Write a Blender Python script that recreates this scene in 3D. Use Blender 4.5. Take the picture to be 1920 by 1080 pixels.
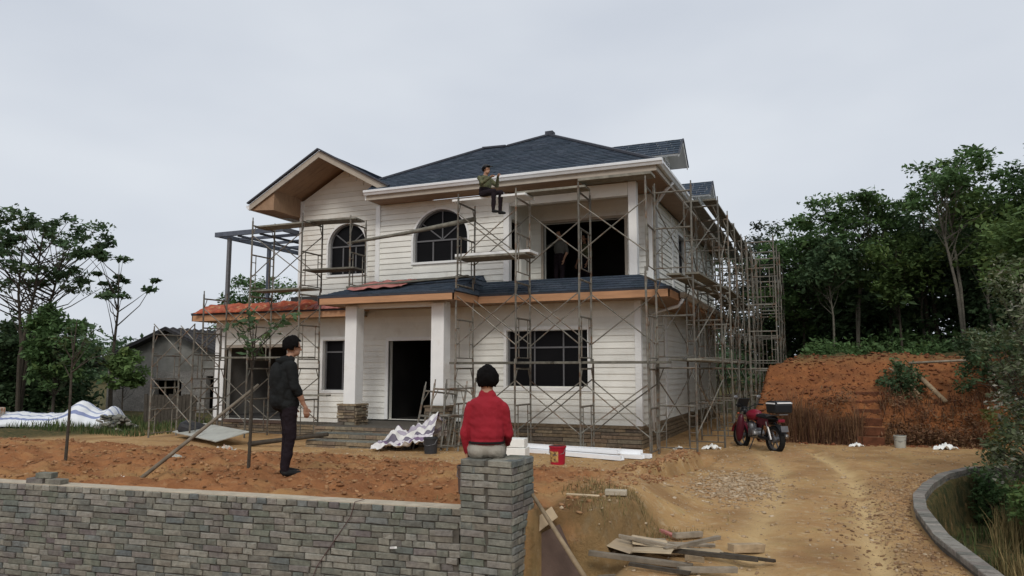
import bpy, math, random
import numpy as np
from mathutils import Vector, Matrix, Euler
from mathutils.geometry import tessellate_polygon
R_ = math.radians
sc = bpy.context.scene
for o in list(bpy.data.objects): bpy.data.objects.remove(o)
COL = sc.collection
rng = random.Random(7)
nrs = np.random.RandomState(11)

# ------------------------------------------------------------------ camera
cd = bpy.data.cameras.new('camera'); cam = bpy.data.objects.new('camera', cd); COL.objects.link(cam)
cam.location = (4.02, -17.3, 1.73)
cam.rotation_euler = (R_(90 + 6.43), 0, R_(22.8))
cd.sensor_width = 36; cd.lens = 36 * 1393 / 1920; cd.clip_end = 3000; cd.clip_start = 0.05
sc.camera = cam
sc.render.resolution_x = 1024; sc.render.resolution_y = 576

# ------------------------------------------------------------------ sky, sun, exposure
SUN_EL, SUN_AZ = 40, 160          # compass style azimuth, from +Y clockwise
w = bpy.data.worlds.new('World'); sc.world = w; w.use_nodes = True
nt = w.node_tree; nt.nodes.clear()
out = nt.nodes.new('ShaderNodeOutputWorld'); bg = nt.nodes.new('ShaderNodeBackground')
sky = nt.nodes.new('ShaderNodeTexSky'); sky.sky_type = 'NISHITA'; sky.sun_disc = False
sky.sun_elevation = R_(SUN_EL); sky.sun_rotation = R_(SUN_AZ); sky.air_density = 1.0; sky.dust_density = 3.0
tc = nt.nodes.new('ShaderNodeTexCoord'); mp = nt.nodes.new('ShaderNodeMapping'); mp.inputs['Scale'].default_value = (1.2, 1.2, 3.0)
nz = nt.nodes.new('ShaderNodeTexNoise'); nz.inputs['Scale'].default_value = 1.6; nz.inputs['Detail'].default_value = 4; nz.inputs['Roughness'].default_value = 0.45
cr = nt.nodes.new('ShaderNodeValToRGB')
cr.color_ramp.elements[0].position = 0.36; cr.color_ramp.elements[0].color = (6.3, 6.75, 7.5, 1)
cr.color_ramp.elements[1].position = 0.64; cr.color_ramp.elements[1].color = (7.5, 7.9, 8.45, 1)
mx = nt.nodes.new('ShaderNodeMix'); mx.data_type = 'RGBA'; mx.inputs[0].default_value = 0.93
L = nt.links
L.new(tc.outputs['Generated'], mp.inputs['Vector']); L.new(mp.outputs[0], nz.inputs['Vector']); L.new(nz.outputs[0], cr.inputs[0])
L.new(sky.outputs[0], mx.inputs[6]); L.new(cr.outputs[0], mx.inputs[7]); L.new(mx.outputs[2], bg.inputs[0])
bg.inputs[1].default_value = 0.1; L.new(bg.outputs[0], out.inputs[0])
sd = bpy.data.lights.new('sun', 'SUN'); sd.energy = 1.5; sd.angle = R_(18); sd.color = (1, 0.965, 0.91)
so = bpy.data.objects.new('sun', sd); COL.objects.link(so)
az = R_(SUN_AZ); el = R_(SUN_EL)
so.rotation_euler = Vector((-math.sin(az) * math.cos(el), -math.cos(az) * math.cos(el), -math.sin(el))).to_track_quat('-Z', 'Y').to_euler()
so.location = (0, 0, 40)
vs = sc.view_settings; vs.view_transform = 'Standard'; vs.look = 'None'; vs.gamma = 1; vs.exposure = 0.0; vs.use_curve_mapping = False
sc.cycles.max_bounces = 6

# ------------------------------------------------------------------ materials
MATS = {}
def node(nt, t, **k):
    n = nt.nodes.new(t)
    for a, b in k.items():
        if a in n.inputs: n.inputs[a].default_value = b
        else: setattr(n, a, b)
    return n
def mat(name, col, var=0.25, scale=6, rough=0.8, bump=0.0, bscale=40, metal=0.0, spec=0.3, rnd=0.0, rcols=None, attr=None, stain=None, stretch=None, trans=0.0, dirt=None, wave=None):
    """procedural: base colour broken up by noise; rnd / rcols vary it per object, attr per piece of a joined mesh"""
    m = bpy.data.materials.new(name); m.use_nodes = True; nt = m.node_tree; nt.nodes.clear(); K = nt.links.new
    o = node(nt, 'ShaderNodeOutputMaterial'); b = node(nt, 'ShaderNodeBsdfPrincipled')
    b.inputs['Roughness'].default_value = rough; b.inputs['Metallic'].default_value = metal; b.inputs['Specular IOR Level'].default_value = spec
    K(b.outputs[0], o.inputs[0])
    t = node(nt, 'ShaderNodeTexCoord'); vec = t.outputs['Object']
    g = node(nt, 'ShaderNodeNewGeometry'); vec = g.outputs['Position']
    if stretch:
        mpp = node(nt, 'ShaderNodeMapping'); mpp.inputs['Scale'].default_value = stretch; K(vec, mpp.inputs[0]); vec = mpp.outputs[0]
    n1 = node(nt, 'ShaderNodeTexNoise', Scale=scale, Detail=6.0, Roughness=0.6); K(vec, n1.inputs['Vector'])
    r1 = node(nt, 'ShaderNodeMapRange'); K(n1.outputs[0], r1.inputs[0])
    r1.inputs[1].default_value = 0.3; r1.inputs[2].default_value = 0.7; r1.inputs[3].default_value = 1 - var; r1.inputs[4].default_value = 1 + var
    if rcols:
        ramp = node(nt, 'ShaderNodeValToRGB'); ramp.color_ramp.interpolation = 'LINEAR'
        els = ramp.color_ramp.elements
        while len(els) < len(rcols): els.new(0.5)
        for i, c in enumerate(rcols): els[i].position = i / (len(rcols) - 1); els[i].color = (*c, 1)
        base = ramp.outputs[0]
        if attr:
            a = node(nt, 'ShaderNodeAttribute', attribute_name=attr); K(a.outputs['Fac'], ramp.inputs[0])
        else:
            oi = node(nt, 'ShaderNodeObjectInfo'); K(oi.outputs['Random'], ramp.inputs[0])
    else:
        rgb = node(nt, 'ShaderNodeRGB'); rgb.outputs[0].default_value = (*col, 1); base = rgb.outputs[0]
    if stain:
        c2, ss, lo, hi = stain
        n2 = node(nt, 'ShaderNodeTexNoise', Scale=ss, Detail=5.0, Roughness=0.62); K(vec, n2.inputs['Vector'])
        q = node(nt, 'ShaderNodeMapRange'); K(n2.outputs[0], q.inputs[0]); q.inputs[1].default_value = lo; q.inputs[2].default_value = hi
        mm = node(nt, 'ShaderNodeMix', data_type='RGBA'); K(q.outputs[0], mm.inputs[0]); K(base, mm.inputs[6]); mm.inputs[7].default_value = (*c2, 1); base = mm.outputs[2]
    if rnd or (attr and not rcols):
        if attr and not rcols:
            a = node(nt, 'ShaderNodeAttribute', attribute_name=attr); src = a.outputs['Fac']
        else:
            oi = node(nt, 'ShaderNodeObjectInfo'); src = oi.outputs['Random']
        q = node(nt, 'ShaderNodeMapRange'); K(src, q.inputs[0]); q.inputs[3].default_value = 1 - rnd; q.inputs[4].default_value = 1 + rnd
        mu = node(nt, 'ShaderNodeMath', operation='MULTIPLY'); K(r1.outputs[0], mu.inputs[0]); K(q.outputs[0], mu.inputs[1]); fac = mu.outputs[0]
    else: fac = r1.outputs[0]
    vm = node(nt, 'ShaderNodeVectorMath', operation='SCALE'); K(base, vm.inputs[0]); K(fac, vm.inputs['Scale'])
    K(vm.outputs[0], b.inputs['Base Color'])
    if bump:
        n3 = node(nt, 'ShaderNodeTexNoise', Scale=bscale, Detail=5.0, Roughness=0.65); K(vec, n3.inputs['Vector'])
        bp = node(nt, 'ShaderNodeBump', Strength=bump, Distance=0.02); K(n3.outputs[0], bp.inputs['Height']); K(bp.outputs[0], b.inputs['Normal'])
    if trans:
        tr = node(nt, 'ShaderNodeBsdfTranslucent'); K(vm.outputs[0], tr.inputs[0]); ms = node(nt, 'ShaderNodeMixShader'); ms.inputs[0].default_value = trans
        K(b.outputs[0], ms.inputs[1]); K(tr.outputs[0], ms.inputs[2]); K(ms.outputs[0], o.inputs[0])
    MATS[name] = m
    return m

mat('siding', (.76, .75, .69), .07, 1.3, .6, .08, 60, rnd=.06, stain=((.62, .58, .51), 2.2, .56, .80))
mat('white', (.78, .78, .76), .05, 3, .5, .05, 50, stain=((.62, .6, .55), 3.0, .58, .8))
mat('white_metal', (.74, .75, .76), .05, 4, .35, stain=((.55, .53, .5), 2.5, .58, .8))
mat('pvc', (.86, .87, .88), .04, 4, .35)
mat('soffit', (.30, .19, .115), .14, 5, .7, .1, 60, stretch=(1, 6, 1), stain=((.2, .12, .075), 1.2, .5, .75))
mat('fascia', (.45, .24, .125), .16, 5, .65, .08, 60, stretch=(.5, .5, 4), stain=((.42, .24, .14), 1.6, .5, .75))
mat('frame_trim', (.38, .33, .27), .1, 5, .6)
mat('shingle', (.05, .06, .08), .25, 14, .9, .4, 200, attr='tone', rcols=[(.030, .045, .062), (.044, .062, .086), (.052, .068, .092), (.036, .05, .074), (.064, .08, .105)])
mat('roof_deck', (.06, .065, .08), .2, 10, .9)
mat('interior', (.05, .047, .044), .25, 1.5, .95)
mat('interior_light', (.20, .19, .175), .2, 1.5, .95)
mat('win_metal', (.13, .13, .135), .1, 6, .45)
mat('glass', (.008, .008, .009), .1, 3, .35, spec=.06)
mat('stone', (.2, .15, .1), .3, 14, .9, .5, 60, rcols=[(.14, .105, .07), (.25, .19, .12), (.10, .085, .07), (.21, .15, .10), (.17, .155, .12), (.28, .21, .13)])
mat('kerb_brick', (.3, .28, .24), .22, 16, .95, .5, 80, rcols=[(.15, .145, .125), (.24, .225, .195), (.19, .165, .145), (.28, .255, .22)])
mat('screed', (.44, .38, .29), .2, 8, .95, .4, 60)
mat('mortar', (.10, .09, .075), .25, 14, .95, .4, 60)
BC = [(0.163, 0.169, 0.138), (0.228, 0.222, 0.182), (0.122, 0.13, 0.117), (0.195, 0.175, 0.14), (0.271, 0.264, 0.222), (0.161, 0.139, 0.134), (0.17, 0.183, 0.141), (0.134, 0.15, 0.148), (0.306, 0.293, 0.25), (0.19, 0.169, 0.152), (0.151, 0.163, 0.126)]
mat('brick', (.24, .24, .2), .26, 22, .95, .7, 90, rcols=BC, stain=((.30, .285, .23), 3.2, .5, .78))
mat('brick_mass', (.24, .24, .2), .26, 22, .95, .7, 90, rcols=BC, attr='tone', stain=((.30, .285, .23), 3.2, .5, .78))
mat('old_brick', (.20, .187, .172), .35, 9, .95, .5, 60, stretch=(1, 1, 2.6), stain=((.29, .275, .25), 1.1, .45, .7))
mat('old_plaster', (.23, .225, .205), .2, 2, .95, .3, 30, stain=((.12, .115, .1), .8, .45, .7))
mat('old_tile', (.045, .043, .045), .35, 6, .95, .4, 50)
mat('steel', (.165, .155, .13), .35, 9, .6, .2, 80, metal=.3, spec=.35, rnd=.3, stain=((.14, .075, .04), 7, .5, .7))
mat('steel_blue', (.10, .115, .145), .2, 6, .5, metal=.3)
mat('board', (.17, .16, .13), .3, 8, .85, .3, 60, rnd=.35, stretch=(1, 1, 1))
mat('wood', (.32, .24, .15), .3, 9, .85, .4, 60, rnd=.3)
mat('wood_grey', (.24, .2, .15), .3, 9, .9, .4, 60, rnd=.3)
mat('ply', (.48, .38, .25), .15, 5, .8, .15, 60, rnd=.2, stain=((.36, .28, .2), 3, .5, .75))
mat('ply_dark', (.105, .07, .055), .25, 5, .85, .2, 60)
mat('bark', (.06, .05, .038), .3, 12, .95, .6, 60)
mat('bark_pale', (.13, .118, .095), .3, 12, .95, .5, 60)
for nm, c in (('leaf_dark', (.066, .112, .052)), ('leaf_mid', (0.085, 0.15, 0.055)), ('leaf_light', (0.115, 0.18, 0.06)), ('leaf_grey', (.06, .075, .055)), ('leaf_yellow', (.11, .12, .035))):
    mat(nm, c, .35, 1.1, .65, spec=.2, trans=.30, attr='tone', rcols=[tuple(v * .6 for v in c), c, tuple(v * 1.15 for v in c), (c[0] * 1.75, c[1] * 1.4, c[2] * 1.2)])
mat('leaf_pale', (.2, .2, .15), .3, 2, .65, trans=.2, attr='tone', rcols=[(.05, .075, .03), (.085, .115, .05), (.14, .16, .085), (.45, .41, .35)])
mat('reed', (.16, .10, .055), .35, 3, .9, attr='tone', rcols=[(.07, .03, .02), (.14, .07, .04), (.20, .12, .06), (.09, .04, .025)])
mat('dry_grass', (.2, .15, .07), .3, 3, .9, trans=.1, attr='tone', rcols=[(.11, .085, .035), (.23, .17, .075), (.30, .22, .10), (.09, .10, .035)])
mat('green_grass', (.06, .09, .03), .3, 3, .9, trans=.15, attr='tone', rcols=[(.035, .06, .02), (.06, .1, .03), (.09, .11, .04), (.13, .12, .05)])
mat('clod', (.33, .15, .065), .35, 9, .98, .6, 60, attr='tone', rcols=[(.19, .09, .042), (.31, .155, .07), (.38, .22, .11), (.25, .115, .052)])
mat('rubble', (.2, .12, .06), .35, 9, .98, .6, 60, attr='tone', rcols=[(.17, .095, .05), (.30, .19, .10), (.38, .26, .15), (.22, .12, .06)])
mat('bank_clod', (.2, .08, .03), .35, 9, .98, .6, 60, attr='tone', rcols=[(.12, .045, .022), (.21, .075, .033), (.26, .11, .048), (.17, .06, .028)])
mat('pebble', (.38, .31, .22), .2, 6, .95, .3, 60, attr='tone', rcols=[(.27, .18, .10), (.42, .31, .20), (.34, .24, .14), (.50, .40, .28)])
mat('black_cloth', (.016, .017, .017), .25, 7, .9, .35, 30, spec=.08)
mat('dark_trouser', (.018, .013, .016), .25, 7, .9, .3, 30, spec=.08)
mat('red_cloth', (.27, .012, .022), .12, 4, .85, .3, 14)
mat('grey_cloth', (.30, .275, .23), .12, 6, .9, .35, 16)
mat('grey_shirt', (.11, .11, .10), .2, 6, .9, .3, 30, spec=.08)
mat('olive_cloth', (.075, .085, .04), .3, 18, .9, .3, 30, stain=((.13, .12, .07), 26, .45, .6))
mat('skin', (.36, .20, .13), .1, 12, .55)
mat('hair', (.007, .006, .006), .3, 40, .8, .6, 140, spec=.06)
mat('shoe', (.015, .015, .015), .2, 10, .5, spec=.08)
mat('rubber', (.016, .016, .016), .2, 10, .8, spec=.08)
mat('bike_red', (.20, .010, .028), .2, 9, .38, spec=.4, stain=((.16, .06, .045), 12, .55, .75))
mat('bike_dark_red', (.07, .010, .018), .1, 6, .35)
mat('bike_black', (.015, .016, .018), .15, 8, .4)
mat('chrome', (.30, .29, .28), .2, 10, .4, metal=.8)
mat('alu', (.17, .17, .175), .15, 14, .45, metal=.6)
mat('bucket_red', (.36, .012, .03), .12, 5, .4)
mat('label_print', (.45, .28, .10), .5, 26, .5, stain=((.10, .05, .03), 18, .48, .6))
mat('bucket_black', (.03, .03, .032), .2, 6, .6)
mat('orange_tarp', (.34, .075, .035), .4, 5, .7, .3, 20, stain=((.46, .30, .14), 7, .55, .68))
mat('pink_tarp', (.38, .15, .13), .3, 5, .6, .2, 20, stain=((.2, .06, .05), 4, .5, .7))
mat('foam', (.82, .82, .78), .04, 8, .7, .1, 90)
mat('sheet_metal', (.42, .42, .37), .15, 3, .5, .1, 30, stain=((.2, .18, .14), 4, .55, .75))
mat('green_net', (.03, .09, .05), .3, 6, .8)
mat('rag', (.5, .45, .38), .35, 12, .85, .2, 30, stain=((.5, .2, .08), 9, .5, .6))
mat('wire_red', (.10, .055, .05), .1, 6, .6)

def stripe_mat(name, cols, widths, axis, noise=.15):
    """woven plastic sheet with printed stripes, laid out along the sheet's own UV"""
    m = bpy.data.materials.new(name); m.use_nodes = True; nt = m.node_tree; nt.nodes.clear(); K = nt.links.new
    o = node(nt, 'ShaderNodeOutputMaterial'); b = node(nt, 'ShaderNodeBsdfPrincipled'); b.inputs['Roughness'].default_value = .55; K(b.outputs[0], o.inputs[0])
    uv = node(nt, 'ShaderNodeUVMap'); sp = node(nt, 'ShaderNodeSeparateXYZ'); K(uv.outputs[0], sp.inputs[0])
    fr = node(nt, 'ShaderNodeMath', operation='FRACT'); K(sp.outputs[axis], fr.inputs[0])
    r = node(nt, 'ShaderNodeValToRGB'); r.color_ramp.interpolation = 'CONSTANT'; els = r.color_ramp.elements
    while len(els) < len(cols): els.new(.5)
    p = 0
    for i, c in enumerate(cols): els[i].position = p; els[i].color = (*c, 1); p += widths[i]
    K(fr.outputs[0], r.inputs[0])
    n = node(nt, 'ShaderNodeTexNoise', Scale=7.0, Detail=4.0); q = node(nt, 'ShaderNodeMapRange'); K(n.outputs[0], q.inputs[0]); q.inputs[3].default_value = 1 - 2 * noise; q.inputs[4].default_value = 1 + noise
    vm = node(nt, 'ShaderNodeVectorMath', operation='SCALE'); K(r.outputs[0], vm.inputs[0]); K(q.outputs[0], vm.inputs['Scale']); K(vm.outputs[0], b.inputs['Base Color'])
    MATS[name] = m
stripe_mat('striped_sheet', [(.72, .70, .68), (.16, .10, .18), (.62, .58, .60), (.12, .10, .14), (.70, .68, .64), (.36, .32, .38)], [.24, .14, .16, .12, .2, .14], 1)
stripe_mat('striped_tarp', [(.78, .80, .82), (.22, .26, .44), (.76, .78, .80), (.36, .40, .54), (.80, .81, .82)], [.26, .14, .24, .12, .24], 1, .08)

# ------------------------------------------------------------------ mesh helpers
OFF = {}
def link(o, parent=None):
    COL.objects.link(o)
    if parent is not None: o.parent = parent
    return o
def thing(name, label, cat, loc=(0, 0, 0), rz=0.0, group=None, local=False):
    o = bpy.data.objects.new(name, None); COL.objects.link(o); o.empty_display_size = .2
    o.location = loc; o.rotation_euler = (0, 0, rz); o['label'] = label; o['category'] = cat
    if group: o['group'] = group
    OFF[o.name] = (0, 0, 0) if (local or rz) else tuple(loc)
    return o
def tag(o, label, cat, group=None):
    o['label'] = label; o['category'] = cat
    if group: o['group'] = group
    return o
def copy_tree(o, parent=None):
    c = o.copy(); COL.objects.link(c); c.parent = parent
    for ch in list(o.children): copy_tree(ch, c)
    return c
class MB:
    def __init__(s): s.v = []; s.f = []; s.t = []; s.uv = None; s.mi = []
    def add(s, vs, fs, tone=None, mi=0):
        b = len(s.v); s.v += [tuple(q) for q in vs]; s.f += [tuple(i + b for i in q) for q in fs]
        t = rng.random() if tone is None else tone
        s.t += [t] * len(vs); s.mi += [mi] * len(fs); return s
    def box(s, c, d, rot=None, tone=None, mi=0, taper=1.0):
        x, y, z = d[0] / 2, d[1] / 2, d[2] / 2; k = taper
        vs = [Vector(q) for q in ((-x, -y, -z), (x, -y, -z), (x, y, -z), (-x, y, -z), (-x * k, -y * k, z), (x * k, -y * k, z), (x * k, y * k, z), (-x * k, y * k, z))]
        if rot is not None:
            M = rot if isinstance(rot, Matrix) else Euler(rot).to_matrix(); vs = [M @ q for q in vs]
        c = Vector(c)
        return s.add([q + c for q in vs], [(0, 3, 2, 1), (4, 5, 6, 7), (0, 1, 5, 4), (1, 2, 6, 5), (2, 3, 7, 6), (3, 0, 4, 7)], tone, mi)
    def bb(s, a, b, tone=None, mi=0):
        return s.box([(p + q) / 2 for p, q in zip(a, b)], [abs(q - p) for p, q in zip(a, b)], None, tone, mi)
    def bar(s, p, q, w_, h_, up=(0, 0, 1), tone=None, mi=0):
        p = Vector(p); q = Vector(q); d = (q - p); l = d.length; d.normalize(); up = Vector(up)
        if abs(d.dot(up)) > .98: up = Vector((1, 0, 0))
        sx = d.cross(up).normalized(); sz = sx.cross(d)
        return s.box((p + q) / 2, (w_, l, h_), Matrix((sx, d, sz)).transposed(), tone, mi)
    def tube(s, pts, r, n=6, cap=True, tone=None, mi=0):
        pts = [Vector(p) for p in pts]; k = len(pts); rs = r if isinstance(r, (list, tuple)) else [r] * k
        vs = []; prev = None
        for i, p in enumerate(pts):
            d = (pts[min(i + 1, k - 1)] - pts[max(i - 1, 0)]).normalized()
            if prev is None:
                a = d.cross(Vector((0, 0, 1)));
                if a.length < .05: a = d.cross(Vector((1, 0, 0)))
            else: a = prev - d * prev.dot(d)
            a.normalize(); b = d.cross(a); prev = a
            for j in range(n):
                t = 2 * math.pi * j / n; vs.append(p + (a * math.cos(t) + b * math.sin(t)) * rs[i])
        fs = [(i * n + j, i * n + (j + 1) % n, (i + 1) * n + (j + 1) % n, (i + 1) * n + j) for i in range(k - 1) for j in range(n)]
        if cap: fs += [tuple(range(n))[::-1], tuple((k - 1) * n + j for j in range(n))]
        return s.add(vs, fs, tone, mi)
    def lathe(s, prof, c=(0, 0, 0), n=20, axis='z', tone=None, mi=0, cap=False):
        vs = []
        for r, z in prof:
            for j in range(n):
                t = 2 * math.pi * j / n; x, y = r * math.cos(t), r * math.sin(t)
                q = (x, y, z) if axis == 'z' else ((z, x, y) if axis == 'x' else (x, z, y))
                vs.append((q[0] + c[0], q[1] + c[1], q[2] + c[2]))
        k = len(prof)
        fs = [(i * n + j, i * n + (j + 1) % n, (i + 1) * n + (j + 1) % n, (i + 1) * n + j) for i in range(k - 1) for j in range(n)]
        if cap: fs += [tuple(range(n))[::-1], tuple((k - 1) * n + j for j in range(n))]
        return s.add(vs, fs, tone, mi)
    def prism(s, poly, ext, tone=None, mi=0):
        """closed solid from a planar 3D polygon pushed along ext"""
        n = len(poly); e = Vector(ext); a = [Vector(p) for p in poly]
        vs = a + [p + e for p in a]
        return s.add(vs, [tuple(range(n)), tuple(range(2 * n - 1, n - 1, -1))] + [(i, i + n, (i + 1) % n + n, (i + 1) % n) for i in range(n)], tone, mi)
    def blob(s, c, r, rs, n=1, tone=None, mi=0):
        """small irregular lump"""
        P = ICO; vs = []
        for p in P[0]:
            k = 1 + rs.uniform(-.28, .28); vs.append((c[0] + p[0] * r[0] * k, c[1] + p[1] * r[1] * k, c[2] + p[2] * r[2] * k))
        return s.add(vs, P[1], tone, mi)
    def ellipsoid(s, c, r, rot=None, nu=14, nv=9, tone=None, mi=0):
        M = Euler(rot).to_matrix() if rot is not None else Matrix.Identity(3); vs = []; c = Vector(c)
        for i in range(nv + 1):
            p = math.pi * i / nv
            for j in range(nu):
                t = 2 * math.pi * j / nu
                vs.append(c + M @ Vector((r[0] * math.sin(p) * math.cos(t), r[1] * math.sin(p) * math.sin(t), r[2] * math.cos(p))))
        fs = [(i * nu + j, (i + 1) * nu + j, (i + 1) * nu + (j + 1) % nu, i * nu + (j + 1) % nu) for i in range(nv) for j in range(nu)]
        return s.add(vs, fs, tone, mi)
    def compact(s):
        u = sorted({i for f in s.f for i in f}); r = {a: b for b, a in enumerate(u)}; s.v = [s.v[i] for i in u]; s.t = [s.t[i] for i in u]; s.f = [tuple(r[i] for i in f) for f in s.f]; return s
    def mesh(s, name, m=None, off=(0, 0, 0), smooth=False, tone=False):
        me = bpy.data.meshes.new(name)
        me.from_pydata([(a - off[0], b - off[1], c - off[2]) for a, b, c in s.v], [], s.f)
        ms = m if isinstance(m, (list, tuple)) else [m]
        for q in ms:
            if q: me.materials.append(MATS[q])
        if len(ms) > 1: me.polygons.foreach_set('material_index', s.mi)
        if tone:
            at = me.attributes.new('tone', 'FLOAT', 'POINT'); at.data.foreach_set('value', np.array(s.t, np.float32))
        if smooth: me.polygons.foreach_set('use_smooth', [True] * len(me.polygons))
        me.validate(); me.update()
        return me
    def build(s, name, m, parent=None, smooth=False, tone=False, bevel=0, kind=None, label=None):
        off = OFF.get(parent.name, (0, 0, 0)) if parent is not None else (0, 0, 0)
        o = bpy.data.objects.new(name, s.mesh(name, m, off, smooth, tone)); link(o, parent)
        if parent is not None: OFF[o.name] = off
        if bevel:
            b = o.modifiers.new('bevel', 'BEVEL'); b.width = bevel; b.segments = 2; b.limit_method = 'ANGLE'
        if kind: o['kind'] = kind
        if label: o['label'] = label
        return o
def centre_origin(o, base=True):
    """put a lone mesh thing's origin at its own base"""
    me = o.data; n = len(me.vertices); a = np.empty(n * 3, np.float32); me.vertices.foreach_get('co', a); a = a.reshape(-1, 3)
    c = (a.min(0) + a.max(0)) / 2
    if base: c[2] = a[:, 2].min()
    a -= c; me.vertices.foreach_set('co', a.ravel()); o.location = Vector(o.location) + Vector(c.tolist()); me.update(); OFF[o.name] = tuple(Vector(o.location)); return o
def np_mesh(name, V, F, m, tone=None, parent=None, kind=None):
    V = np.asarray(V, np.float32); F = np.asarray(F, np.int32); k = F.shape[1]
    off = OFF.get(parent.name, (0, 0, 0)) if parent is not None else (0, 0, 0)
    V = V - np.array(off, np.float32)
    me = bpy.data.meshes.new(name); me.vertices.add(len(V)); me.vertices.foreach_set('co', V.ravel())
    me.loops.add(F.size); me.loops.foreach_set('vertex_index', F.ravel()); me.polygons.add(len(F))
    me.polygons.foreach_set('loop_start', np.arange(0, F.size, k, dtype=np.int32))
    if tone is not None:
        at = me.attributes.new('tone', 'FLOAT', 'POINT'); at.data.foreach_set('value', np.asarray(tone, np.float32))
    me.materials.append(MATS[m]); me.update(calc_edges=True); me.validate()
    o = bpy.data.objects.new(name, me); link(o, parent)
    if kind: o['kind'] = kind
    return o
def _ico():
    t = (1 + 5 ** .5) / 2; v = [(-1, t, 0), (1, t, 0), (-1, -t, 0), (1, -t, 0), (0, -1, t), (0, 1, t), (0, -1, -t), (0, 1, -t), (t, 0, -1), (t, 0, 1), (-t, 0, -1), (-t, 0, 1)]
    l = (1 + t * t) ** .5; v = [tuple(c / l for c in p) for p in v]
    return v, [(0, 11, 5), (0, 5, 1), (0, 1, 7), (0, 7, 10), (0, 10, 11), (1, 5, 9), (5, 11, 4), (11, 10, 2), (10, 7, 6), (7, 1, 8), (3, 9, 4), (3, 4, 2), (3, 2, 6), (3, 6, 8), (3, 8, 9), (4, 9, 5), (2, 4, 11), (6, 2, 10), (8, 6, 7), (9, 8, 1)]
ICO = _ico()
def sstep(a, b, x):
    t = np.clip((x - a) / (b - a), 0, 1); return t * t * (3 - 2 * t)
_NG = nrs.rand(256, 256)
def vnoise(x, y):
    x = np.asarray(x, float); y = np.asarray(y, float)
    xi = np.floor(x).astype(int); yi = np.floor(y).astype(int); fx = x - xi; fy = y - yi; fx = fx * fx * (3 - 2 * fx); fy = fy * fy * (3 - 2 * fy)
    g = lambda a, b: _NG[a % 256, b % 256]
    return (g(xi, yi) * (1 - fx) + g(xi + 1, yi) * fx) * (1 - fy) + (g(xi, yi + 1) * (1 - fx) + g(xi + 1, yi + 1) * fx) * fy - .5
def fbm(x, y, o=4, g=.5):
    s = 0; a = 1; k = 1
    for i in range(o): s = s + a * vnoise(x * k + 17 * i, y * k + 5 * i); a *= g; k *= 2.03
    return s
# ------------------------------------------------------------------ terrain
CW = np.array([(7.6, -1.2), (6.16, -2.19), (5.62, -3.3), (5.26, -4.59), (5.02, -5.76), (4.93, -6.86), (4.95, -8.48), (5.14, -10.12), (5.5, -12.2), (6.2, -15.0), (7.5, -19)])
def xc(y): return np.interp(y, CW[::-1, 1], CW[::-1, 0])
def ywall(x): return -10.81 + (x - .74) * .099
def hbase(x, y):
    x = np.asarray(x, float); y = np.asarray(y, float)
    # garden fill behind the brick wall, sinking towards the house
    g = .40 * sstep(-3.6, -8.6, y)
    edge = np.interp(y, [-10.5, -9.2, -8, -5.2, -1], [1.98, 1.95, 1.6, 1.2, 1.2]) + .12 * vnoise(y * 1.7, 0 * y)
    wid = np.interp(y, [-10.5, -9.4, -8, -5], [.10, .12, 1.0, 1.5])
    g = g * (1 - sstep(0, 1, (x - edge) / wid + .0))
    front = sstep(.10, -.05, y - (np.where(x < 1.4, ywall(x) + .12, -10.33)))      # below the wall
    low = np.where(x < 1.4, -.95, -.42)
    dr = sstep(1.85, 2.35, x)
    z = g * (1 - front) + front * (low * (1 - dr))
    # back towards the viewer the ground climbs to road level
    z = np.where(y < -13, z * (1 - sstep(-13, -15.5, y)), z)
    # ditch and far side beyond the curved wall
    d = x - xc(y) - .2
    dm = sstep(0, .12, d) * sstep(-.6, -2.4, y)
    dz = -.75 + .62 * np.clip(d - 1.0, 0, 3.2) + .12 * np.clip(d - 4.2, 0, 20)
    z = z * (1 - dm) + dm * dz
    # cut bank behind
    yb = 2.8 - 3.2 * sstep(7.0, 9.5, x) + .35 * vnoise(x * .9, 3 + 0 * x)
    bm = sstep(0, .45, x - np.interp(y, [3, 5.0, 6.0], [1.95, 2.1, 2.75]))
    b = .95 * sstep(0, .35, y - yb) + 1.2 * sstep(.4, 2.9, y - yb) + .05 * np.clip(y - yb - 3, 0, 60)
    st = sstep(.42, .32, np.abs(x - 4.93)); b = b * (1 - st) + st * np.minimum(b, 1.25 * np.clip((y - 2.35) / 1.5, 0, 1) + .9 * sstep(3.85, 5.6, y))
    z = z + bm * b + (1 - bm) * .06 * np.clip(y - 15, 0, 60)
    # shallow trench from the house corner
    tx = np.interp(y, [-5.4, -4.6, -3.0, -1.2], [1.42, 1.5, 1.72, 1.70])
    tm = sstep(-5.6, -5.0, y) * sstep(-.9, -1.5, y)
    z = z - tm * .20 * sstep(.26, .10, np.abs(x - tx)) + tm * .13 * sstep(.35, .1, np.abs(x - tx + .42))
    return z
def zones(x, y):
    edge = np.interp(y, [-10.5, -9.2, -8, -5.2, -1], [1.0, .95, .9, .6, .5])
    n = fbm(x * .6, y * .6)
    gard = sstep(-4.6, -5.7, y + .9 * n) * (1 - sstep(-.4, .5, x - edge + 1.2 * n)) * sstep(-30, -22, x)
    bank = sstep(2.6, 3.0, y + 3.2 * sstep(7.0, 9.5, x)) * sstep(1.8, 2.2, x)
    return gard, bank
def trackx(y): return np.interp(y, [-16, -10.2, -8.7, -7.2, -6.2, -3, 1], [4.5, 4.41, 4.4, 4.4, 4.42, 4.3, 3.6])
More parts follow.
